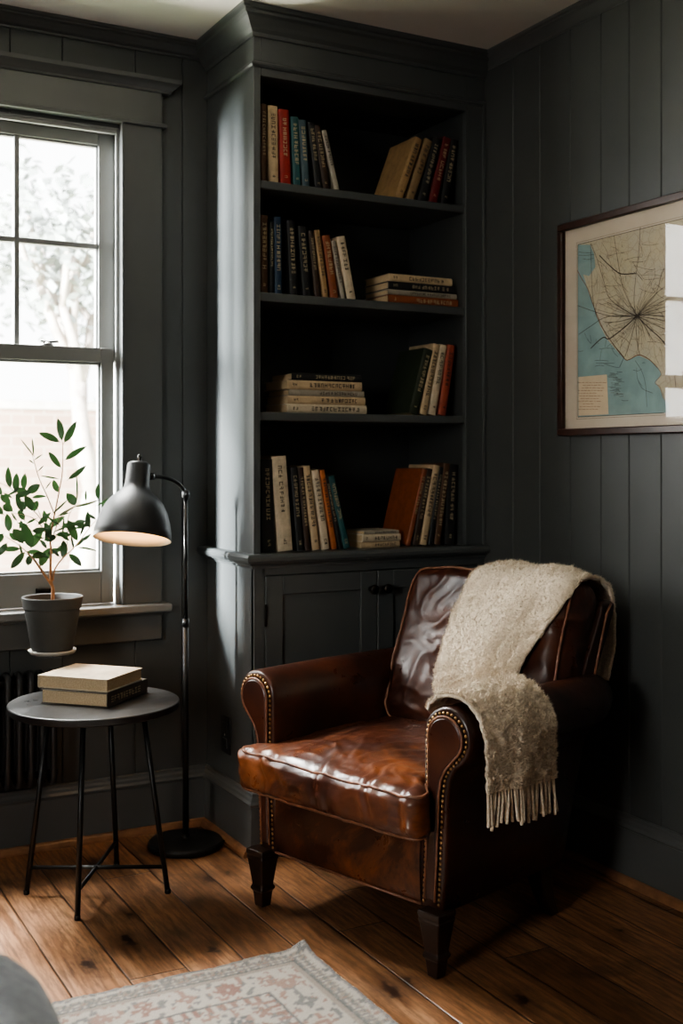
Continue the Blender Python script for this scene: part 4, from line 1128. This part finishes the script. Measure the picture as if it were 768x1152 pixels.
# legs
for x in (-.312, .312):
    mb = MB()
    def sq(z, h, y=.028): return [(x - h, y - h, z), (x + h, y - h, z), (x + h, y + h, z), (x - h, y + h, z)]
    rs = [sq(.160, .033), sq(.150, .034), sq(.142, .031), sq(.136, .033), sq(.128, .030), (sq(.060, .021)), sq(.055, .025), sq(.047, .025), sq(.042, .020), sq(.004, .0165), sq(0, .015)]
    mb.add([p for r_ in rs for p in r_], [(i * 4 + k, i * 4 + (k + 1) % 4, i * 4 + 4 + (k + 1) % 4, i * 4 + 4 + k) for i in range(len(rs) - 1) for k in range(4)] + [(0, 1, 2, 3), tuple(len(rs) * 4 - 4 + k for k in range(4))])
    mb.build('leg', M['legwood'], ch, bevel=.004, seg=3)
for x in (-.285, .285):
    mb = MB()
    rs = []
    for z, h, y in ((.165, .027, .475), (.10, .024, .492), (.05, .020, .512), (0, .017, .540)):
        rs += [(x - h, y - h, z), (x + h, y - h, z), (x + h, y + h, z), (x - h, y + h, z)]
    mb.add(rs, [(i * 4 + k, i * 4 + (k + 1) % 4, i * 4 + 4 + (k + 1) % 4, i * 4 + 4 + k) for i in range(3) for k in range(4)] + [(0, 1, 2, 3), (12, 13, 14, 15)])
    mb.build('leg', M['legwood'], ch, bevel=.004, seg=3)

# ------------------------------------------------------------------ throw blanket
th = thing('throw_blanket', 'cream fringed wool throw draped over the back and right arm of the armchair', 'blanket', (CO[0], CO[1], 0), CR)
# stations: left edge, right edge, lift of the middle
ST = [((.02, .800, .60), (.30, .800, .60), .004), ((.00, .830, .70), (.305, .830, .70), .004), ((-.01, .815, .838), (.308, .815, .836), .004), ((-.015, .772, .888), (.306, .780, .872), .006), ((-.020, .700, .912), (.304, .705, .895), .008), ((-.025, .625, .885), (.305, .632, .868), .012),
      ((-.050, .540, .765), (.275, .555, .775), .018), ((-.052, .480, .665), (.235, .500, .690), .018), ((-.050, .452, .580), (.205, .485, .610), .014), ((.02, .385, .552), (.205, .462, .588), -.004),
      ((.130, .250, .560), (.235, .430, .615), -.016), ((.218, .110, .600), (.272, .365, .645), -.006), ((.262, .062, .632), (.300, .322, .660), .002), ((.300, .050, .655), (.325, .312, .668), .004), ((.345, .046, .664), (.358, .310, .670), .003), ((.390, .048, .650), (.402, .312, .652), .003),
      ((.424, .050, .610), (.434, .315, .610), .003), ((.434, .052, .560), (.440, .322, .560), .004), ((.434, .055, .510), (.438, .326, .505), .004), ((.433, .058, .455), (.437, .330, .440), .003)]
Ls = catmull([s[0] for s in ST], 12); Rs = catmull([s[1] for s in ST], 12)
lift = catmull([(s[2], 0, 0) for s in ST], 12)
NV = 70; NU = len(Ls)
base_pts = []
for i in range(NU):
    A, B = Ls[i], Rs[i]; t = (Ls[min(i + 1, NU - 1)] + Rs[min(i + 1, NU - 1)] - Ls[max(i - 1, 0)] - Rs[max(i - 1, 0)])
    n = (B - A).cross(t).normalized() * -1
    row = []
    for j in range(NV):
        v = j / (NV - 1)
        fold = .007 * math.sin(v * 9 + i * .02) * math.sin(PI * v) * (1 if i < NU * .55 else .45)
        fold += .010 * noise.noise(Vector((v * 3.2, i * .025, 4))) * math.sin(PI * v) * (1 if i < NU * .55 else .4)
        # gathered diagonal fold towards the arm
        row.append((A + (B - A) * v + n * (lift[i].x * math.sin(PI * v) * 2 + fold + .006), n))
    base_pts.append(row)
from mathutils.bvhtree import BVHTree
def bvh_of(*obs):
    vs = []; fs = []
    for o in obs:
        n = len(vs); vs += [v.co.copy() for v in o.data.vertices]; fs += [tuple(q + n for q in p.vertices) for p in o.data.polygons]
    return BVHTree.FromPolygons(vs, fs)
body = bvh_of(*[o for o in bpy.data.objects if o.parent is ch and o.name.split('.')[0] in ('back_cushion', 'arm', 'back_shell')])
pts_ = [[p for p, n in row] for row in base_pts]
for it in range(14):
    for i in range(NU):
        for j in range(NV):
            p = pts_[i][j]; loc, nr, fi, d = body.find_nearest(p)
            if loc is not None and (p - loc).dot(nr) < .009 and d < .12: pts_[i][j] = loc + nr * .009
    if it < 13:
        new = [r_[:] for r_ in pts_]
        for i in range(1, NU - 1):
            for j in range(1, NV - 1):
                new[i][j] = pts_[i][j] * .4 + (pts_[i - 1][j] + pts_[i + 1][j] + pts_[i][j - 1] + pts_[i][j + 1]) * .15
            new[i][0] = pts_[i][0] * .5 + (pts_[i - 1][0] + pts_[i + 1][0]) * .25
            new[i][NV - 1] = pts_[i][NV - 1] * .5 + (pts_[i - 1][NV - 1] + pts_[i + 1][NV - 1]) * .25
        pts_ = new
base_pts = [[(pts_[i][j], base_pts[i][j][1]) for j in range(NV)] for i in range(NU)]
nsign = 1 if base_pts[60][30][1].dot(Vector((0, -1, .3))) > 0 else -1
def tp(i, j, off=0):
    p, n = base_pts[i][j]; n = n * nsign
    bo = noise.noise(p * 55) * .005 + noise.noise(p * 120) * .004
    return p + n * (bo + off)
mb = MB()
mb.add([tp(i, j) for i in range(NU) for j in range(NV)], [(i * NV + j, i * NV + j + 1, (i + 1) * NV + j + 1, (i + 1) * NV + j) for i in range(NU - 1) for j in range(NV - 1)])
tw_ = mb.build('woven_cloth', M['wool'], th, smooth=True, solid=.009)
# shaggy pile
rp = random.Random(5); mb = MB()
for k in range(24000):
    fi = rp.uniform(20, NU - 1.01); fj = rp.random()
    if rp.random() < .16: fj = rp.choice((rp.uniform(0, .02), rp.uniform(.98, 1)))
    fj = min(.999, fj) * (NV - 1); i = int(fi); j = int(min(fj, NV - 2))
    a = tp(i, j, .004); bq = tp(i, j + 1, .004); cq = tp(i + 1, j, .004)
    p = a + (bq - a) * (fj - j) + (cq - a) * (fi - i)
    n = base_pts[i][j][1] * nsign
    d = (n + Vector((rp.uniform(-1, 1), rp.uniform(-1, 1), rp.uniform(-1.1, .7))) * .8)
    if fj < 1.5: d += (a - tp(i, j + 1)).normalized() * 1.2
    if fj > NV - 2.5: d += (bq - a).normalized() * 1.2
    d.normalize(); L = rp.uniform(.005, .0125); s = d.cross(Vector((.3, .5, .8))).normalized() * .0017; s2 = d.cross(s).normalized() * .0017
    q = d.cross(s).normalized() * L * rp.uniform(-.5, .5)
    mb.add([p + s, p - s, p + s2, p + d * L * .6 + q * .6, p + d * L + q], [(0, 1, 3), (1, 2, 3), (2, 0, 3), (0, 3, 4)])
pl = mb.build('wool_pile', M['wool'], tw_); pl['kind'] = 'stuff'
# fringe tassels
NF = 27
for k in range(NF):
    v = (k + .5) / NF; j = int(v * (NV - 1)); p = base_pts[NU - 1][j][0]
    L = rp.uniform(.074, .092); sway = rp.uniform(-.012, .012) + (v - .45) * .018
    dx = rp.uniform(-.004, .006)
    pts = [p + Vector((-.001, 0, .006)), p + Vector((dx * .3, sway * .2, -L * .3)), p + Vector((dx * .7, sway * .6, -L * .65)), p + Vector((dx, sway, -L))]
    mb = MB(); mb.tube(catmull(pts, 4), [.0030, .0034, .0034, .0034, .0036, .0036, .0036, .0038, .0038, .0040, .0040, .0042, .0036], 7)
    mb.build('fringe_tassel', M['wool'], th, smooth=True)

# ------------------------------------------------------------------ rug
RX0, RX1, RY0, RY1 = -.75, 1.300, .95, 2.593
def rug_mesh():
    st = .0065; nx = int((RX1 - RX0) / st); ny = int((RY1 - RY0) / st)
    me_v = []; cols = []; fs = []
    cream = (.32, .285, .240); grey = (.085, .083, .085); rust = (.145, .052, .034); navy = (.028, .032, .042); tan = (.19, .155, .12); rose = (.185, .090, .065)
    rr = random.Random(21)
    # motifs inside field and borders: (x, y, radius, kind)
    mot = []
    def inb(x, y):
        return min(x - RX0, RX1 - x, y - RY0, RY1 - y)
    # main border motifs (centre .145 from the edge), spaced along
    s = .10
    for k in range(int((RX1 - RX0 - .3) / s) + 1):
        for yy in (RY0 + .125, RY1 - .125):
            mot.append((RX1 - .16 - k * s, yy, .028 + .006 * (k % 2), k % 3, rust if k % 2 else rose))
    for k in range(int((RY1 - RY0 - .3) / s) + 1):
        for xx in (RX0 + .125, RX1 - .125):
            mot.append((xx, RY1 - .16 - k * s, .028 + .006 * (k % 2), (k + 1) % 3, grey if k % 2 else rose))
    for k in range(700):
        x, y = rr.uniform(RX0 + .2, RX1 - .2), rr.uniform(RY0 + .2, RY1 - .2)
        if all((x - q[0]) ** 2 + (y - q[1]) ** 2 > (q[2] + .024) ** 2 for q in mot):
            mot.append((x, y, rr.uniform(.014, .036), rr.randint(0, 2), rr.choice((rust, rose, navy, navy, grey, rust))))
    cell = {}
    for q in mot:
        for a in range(-1, 2):
            for b in range(-1, 2): cell.setdefault((int(q[0] // .06) + a, int(q[1] // .06) + b), []).append(q)
    def colour(x, y):
        e = inb(x, y) + .0025 * noise.noise(Vector((x * 40, y * 40, 0)))
        c = cream
        if e < .012: c = grey if noise.noise(Vector((x * 120, y * 120, 3))) > -.1 else tan
        elif e < .022: c = cream
        elif e < .055:
            t = math.sin((x + y) * 190) * math.sin((x - y) * 190); c = grey if t > .1 else (tan if t > -.4 else cream)
        elif e < .062: c = navy if noise.noise(Vector((x * 60, y * 60, 3))) > -.2 else grey
        elif e < .075: c = tan
        elif .180 < e < .187: c = navy
        elif .187 < e < .215:
            t = math.sin((x if inb(x, y) == min(RY1 - y, y - RY0) else y) * 210); c = rust if t > .2 else cream
        elif .215 < e < .220: c = grey
        for q in cell.get((int(x // .06), int(y // .06)), ()):
            dx, dy = x - q[0], y - q[1]; r = math.hypot(dx, dy); a = math.atan2(dy, dx)
            if .215 > e > .175: continue
            if q[3] == 0: f = q[2] * (.72 + .28 * math.cos(5 * a + q[0] * 40)); ok = r < f and not (q[2] * .28 < r < q[2] * .40)
            elif q[3] == 1: f = q[2] * (.6 + .4 * abs(math.cos(4 * a))); ok = r < f and r > q[2] * .18
            else: ok = (abs(dx) + abs(dy) * 1.6 < q[2] or abs(dx) * 1.6 + abs(dy) < q[2]) and r > q[2] * .2
            if ok: c = q[4]
        # scattered small leaves
        t = noise.noise(Vector((x * 55, y * 55, 7)))
        if c is cream and t > .17: c = grey if noise.noise(Vector((x * 20, y * 20, 1))) > 0 else rose
        w = .5 + .5 * noise.noise(Vector((x * 9, y * 9, 5))); k = .04 + .22 * w       # wear
        return tuple(a * (1 - k) + b * k for a, b in zip(c, cream))
    for j in range(ny + 1):
        for i in range(nx + 1):
            x = RX0 + (RX1 - RX0) * i / nx; y = RY0 + (RY1 - RY0) * j / ny
            e = inb(x, y); d = math.hypot(RX1 - x, RY1 - y)
            z = .009 + .0022 * noise.noise(Vector((x * 140, y * 140, 0))) + .0012 * noise.noise(Vector((x * 25, y * 25, 3)))
            z += .016 * math.exp(-(d / .035) ** 2)
            z += .004 * sm(.05, 0, e) * (noise.noise(Vector((x * 14, y * 14, 8))) + .6)
            jx = .003 * noise.noise(Vector((y * 60, 1, 1))) if i in (0, nx) else 0
            jy = .004 * noise.noise(Vector((x * 60, 2, 1))) + .004 * noise.noise(Vector((x * 12, 2, 1))) if j in (0, ny) else 0
            me_v.append((x + jx, y + jy, z)); cols.append(colour(x, y))
    W = nx + 1
    for j in range(ny):
        for i in range(nx): fs.append((j * W + i, j * W + i + 1, (j + 1) * W + i + 1, (j + 1) * W + i))
    n0 = len(me_v); rim = [i for i in range(W)] + [j * W + nx for j in range(1, ny + 1)] + [ny * W + i for i in range(nx - 1, -1, -1)] + [j * W for j in range(ny - 1, 0, -1)]
    for k in rim: me_v.append((me_v[k][0], me_v[k][1], .0006)); cols.append(grey)
    for k in range(len(rim)): fs.append((rim[k], n0 + k, n0 + (k + 1) % len(rim), rim[(k + 1) % len(rim)]))
    me = bpy.data.meshes.new('rug'); me.from_pydata(me_v, [], fs)
    ca = me.color_attributes.new('pattern', 'FLOAT_COLOR', 'POINT')
    ca.data.foreach_set('color', [q for c in cols for q in (*c, 1)])
    for p in me.polygons: p.use_smooth = True
    return me
t = NT('woven_rug'); at_ = t.n('ShaderNodeAttribute', attribute_name='pattern')
nn = t.noise(t.co(), 300, 3)
t.set(Base_Color=t.mix(t.ramp(nn, [(.3, (.55,) * 3), (.6, (0, 0, 0))]), at_.outputs[0], t.mix(.35, at_.outputs[0], (.05, .045, .04))), Roughness=.95, Sheen_Weight=.2)
t.bump(nn, .7, .004)
rug = bpy.data.objects.new('area_rug', rug_mesh()); rug.data.materials.append(t.m)
rr_ = thing('area_rug', 'cream and grey patterned floral rug with worn rust motifs on the plank floor', 'rug', (.3, 1.8, 0))
rr_.name = 'floor_rug'; rug.name = 'woven_field'; put(rug, rr_, world=True)
mb = MB(); rf = random.Random(4)
for side in range(2):
    n = 560 if side == 0 else 460
    for k in range(n):
        if side == 0: p = Vector((RX1 - (RX1 - RX0) * (k + rf.random()) / n, RY1 - .002, .004)); o = Vector((rf.uniform(-.5, .5), 1, 0))
        else: p = Vector((RX1 - .002, RY1 - (RY1 - RY0) * (k + rf.random()) / n, .004)); o = Vector((1, rf.uniform(-.5, .5), 0))
        L = rf.uniform(.005, .013)
        mb.tube([p, p + o * L * .6 + Vector((0, 0, rf.uniform(-.0015, .002))), p + o * L + Vector((0, 0, -.0022))], [.0015, .0012, .0008], 5)
fr_ = mb.build('edge_fringe', M['wool'], rr_, world=True); fr_['kind'] = 'stuff'

# ------------------------------------------------------------------ sofa (its arm end shows at the lower left)
def m_grey():
    t = NT('grey_knit_upholstery'); v = t.co(); n = t.noise(v, 60, 5, .6, .8); b_ = t.noise(v, 9, 3)
    t.set(Base_Color=t.mix(.4, t.ramp(n, [(.3, (.14, .15, .165)), (.7, (.38, .40, .43))]), t.ramp(b_, [(.3, (.12, .13, .14)), (.7, (.36, .38, .40))])), Roughness=.95, Sheen_Weight=.3)
    t.bump(n, .6, .01); return t.m
M['grey'] = m_grey()
so = thing('sofa', 'grey upholstered sofa whose soft arm end pokes in at the lower left corner', 'sofa', (-.55, 1.15, 0))
def soft(name, cx, cy, cz, hx, hy, hz, r, parent=so, wr=.008):
    def shp(p, n):
        return p + n * (wr * noise.noise(p * 7 + Vector((cx, cy, cz)) * 3) + wr * .5 * noise.noise(p * 19)) + Vector((cx, cy, cz))
    return cushion(hx, hy, hz, r, shp, 30, name, M['grey'], parent)
ox, oy = .55, -1.15
soft('arm', .252 + ox, 1.14 + oy, .352, .130, .455, .262, .115)
soft('arm', -1.70 + ox, 1.13 + oy, .335, .125, .44, .240, .105)
soft('seat_base', -.74 + ox, 1.16 + oy, .215, .86, .40, .095, .03)
for k in (0, 1): soft('seat_cushion', -1.16 + .84 * k + ox, 1.20 + oy, .375, .415, .37, .075, .05)
soft('backrest', -.74 + ox, .74 + oy, .46, .86, .11, .36, .08)
for x in (.22, -1.70):
    for y in (.78, 1.46):
        mb = MB(); mb.tube([(x + ox, y + oy, 0), (x + ox, y + oy, .14)], [.018, .026], 14); mb.build('leg', M['legwood'], so, smooth=True)

# ------------------------------------------------------------------ outside
M['grass'] = simple('haze_paled_lawn', (.30, .34, .22), .9, .3, 5)  # lawn colour lightened to imitate haze and overexposure
def m_brick():
    t = NT('pale_brick'); br_ = t.n('ShaderNodeTexBrick'); t.l(t.co(rot=(R(90), 0, 0)), br_.inputs['Vector'])
    br_.inputs['Scale'].default_value = 3.0; br_.inputs['Color1'].default_value = (.30, .195, .145, 1); br_.inputs['Color2'].default_value = (.36, .245, .19, 1)
    br_.inputs['Mortar'].default_value = (.38, .31, .25, 1); br_.inputs['Mortar Size'].default_value = .02
    t.set(Base_Color=br_.outputs[0], Roughness=.9); return t.m
M['brick'] = m_brick()
mb = MB(); mb.box(-8, 14, YF + .25, 24, -.35, -.30); o = mb.build('ground', M['grass']); struct(o, 'lawn outside the window, colour paled to imitate haze', 'ground')
gw = MB(); gw.box(-6, 12, 9.0, 9.25, -.30, 1.62); o = thing('garden_wall', 'pinkish brick garden wall seen blurred through the lower sash', 'wall', (3, 9.1, -.3))
gw.build('brickwork', M['brick'], o, world=True)
mb = MB(); mb.box(-6, 12, 8.96, 9.29, 1.62, 1.69); mb.build('coping', simple('pale_coping_stone', (.55, .5, .45), .9), o, world=True, bevel=.01)
M['bark2'] = simple('haze_paled_bark', (.46, .39, .34), .9, .3, 8)  # bark lightened in colour, haze over the garden painted in
M['fol'] = simple('haze_paled_foliage', (.33, .35, .33), .9, .2, 3)  # leaf colour greyed and paled to stand in for haze
def tree(x, y, h, seed, label, spread=1.5):
    r = random.Random(seed); root = thing('garden_tree', label, 'tree', (x, y, -.3), 0)
    mb = MB(); ends = []
    def grow(p, d, L, rad, lv):
        q = p + d * L; mid = p + d * L * .5 + Vector((r.uniform(-.06, .06), r.uniform(-.06, .06), 0)) * L
        mb.tube([p, mid, q], [rad, rad * .85, rad * .7], 7)
        if lv == 0: ends.append(q); return
        for k in range(3):
            nd = (d + Vector((r.uniform(-1, 1), r.uniform(-1, 1), r.uniform(-.1, .7))) * .75).normalized()
            grow(q, nd, L * r.uniform(.6, .8), rad * .6, lv - 1)
    grow(Vector((0, 0, 0)), Vector((.08, 0, 1)).normalized(), h * .36, .12, 3)
    mb.build('trunk', M['bark2'], root, smooth=True)
    mb = MB()
    for e in ends:
        for k in range(60):
            c = e + Vector((r.gauss(0, .28), r.gauss(0, .28), r.gauss(0, .25))) * spread * .6
            a = Vector((r.uniform(-1, 1), r.uniform(-1, 1), r.uniform(-1, 1))).normalized() * .055; b2 = a.cross(Vector((.3, .2, .9))).normalized() * .04
            mb.add([c - a, c + b2, c + a, c - b2], [(0, 1, 2, 3)])
    f = mb.build('foliage', M['fol'], root); f['kind'] = 'stuff'
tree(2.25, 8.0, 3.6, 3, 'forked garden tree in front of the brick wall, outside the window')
tree(4.6, 12.0, 4.3, 8, 'tree in haze-paled colours beyond the garden wall, seen through the upper sash')
tree(1.5, 16.5, 4.2, 12, 'leafy tree in haze-paled colours far behind the forked garden tree')

# ------------------------------------------------------------------ light
sc = bpy.context.scene
wd = bpy.data.worlds.new('overcast_sky'); sc.world = wd; wd.use_nodes = True
nt = wd.node_tree; nt.nodes.clear()
ow = nt.nodes.new('ShaderNodeOutputWorld'); bg = nt.nodes.new('ShaderNodeBackground')
bg.inputs[0].default_value = (.97, .98, 1, 1); bg.inputs[1].default_value = 8.0
nt.links.new(bg.outputs[0], ow.inputs[0])
def area(name, loc, target, sx, sy, power, col=(1, 1, 1), portal=False, spread=180):
    l = bpy.data.lights.new(name, 'AREA'); l.shape = 'RECTANGLE'; l.size = sx; l.size_y = sy; l.energy = power; l.color = col
    if portal: l.cycles.is_portal = True
    l.spread = R(spread)
    o = bpy.data.objects.new(name, l); o.location = loc
    d = Vector(target) - Vector(loc); o.rotation_euler = d.to_track_quat('-Z', 'Y').to_euler(); COL.objects.link(o); return o
for a, b in WIN:
    xc = (a + b) / 2
    area('window_portal', (xc, YF + .20, 1.53), (xc, 0, 1.53), b - a, WZ1 - WZ0, 1, portal=True)
for a, b in FILL_WIN:
    area('window_portal', (XL - .2, (a + b) / 2, 1.53), (0, (a + b) / 2, 1.53), b - a, WZ1 - WZ0, 1, portal=True)
area('outside_fill_light', (-1.7, 6.0, 2.5), (1.0, 3.4, 1.2), 3.0, 2.0, 350, (1, .985, .96))  # added wide lamp outside, brightens chair and right wall through the window
area('outside_fill_light', (-3.4, 4.72, 2.15), (.7, 3.67, 1.3), .8, 1.2, 13000, (.93, .97, 1))  # added grazing lamp, aimed to brighten the side of the bookcase
area('outside_fill_light', (.6, YF + 1.35, 3.5), (1.25, 2.6, .3), 1.6, 1.0, 1100, (1, .985, .96))  # added lamp above the view, strengthens daylight on floor and seat
area('ceiling_fill_light', (-.3, 6.2, .2), (.8, 2.4, 2.6), 2.0, 1.0, 950, (1, .95, .88))  # added low lamp shining upward to brighten the ceiling
area('outside_fill_light', (-4.2, -.6, 2.3), (1.0, 2.2, .8), 2.0, 1.6, 330, (1, .97, .93))  # added fill lamp outside the left wall, brightens the chair front
pl_ = bpy.data.lights.new('lamp_bulb_light', 'POINT'); pl_.energy = 1.1; pl_.color = (1, .62, .32); pl_.shadow_soft_size = .028
po = bpy.data.objects.new('lamp_bulb_light', pl_); q = TL @ Vector((0, 0, -.135)); po.location = (LB[0] + q.x, LB[1] + q.y, q.z); COL.objects.link(po)

# ------------------------------------------------------------------ camera
cam = bpy.data.cameras.new('camera'); co = bpy.data.objects.new('camera', cam); COL.objects.link(co)
cam.sensor_fit = 'VERTICAL'; cam.sensor_height = 36; cam.lens = 1300.8 / 1152 * 36
cam.shift_y = -(576 - 517.5) / 1152
co.location = (0, 0, 1.23); co.rotation_euler = (R(90), 0, R(-28.46))
cam.dof.use_dof = True; cam.dof.focus_distance = 3.05; cam.dof.aperture_fstop = 3.2
cam.clip_start = .05
sc.camera = co
sc.cycles.use_denoising = True
sc.cycles.max_bounces = 10; sc.cycles.diffuse_bounces = 5; sc.cycles.transparent_max_bounces = 16
sc.cycles.sample_clamp_indirect = 6
sc.cycles.caustics_reflective = False; sc.cycles.caustics_refractive = False
sc.view_settings.view_transform = 'AgX'
sc.view_settings.look = 'AgX - Medium High Contrast'
sc.view_settings.exposure = -0.1
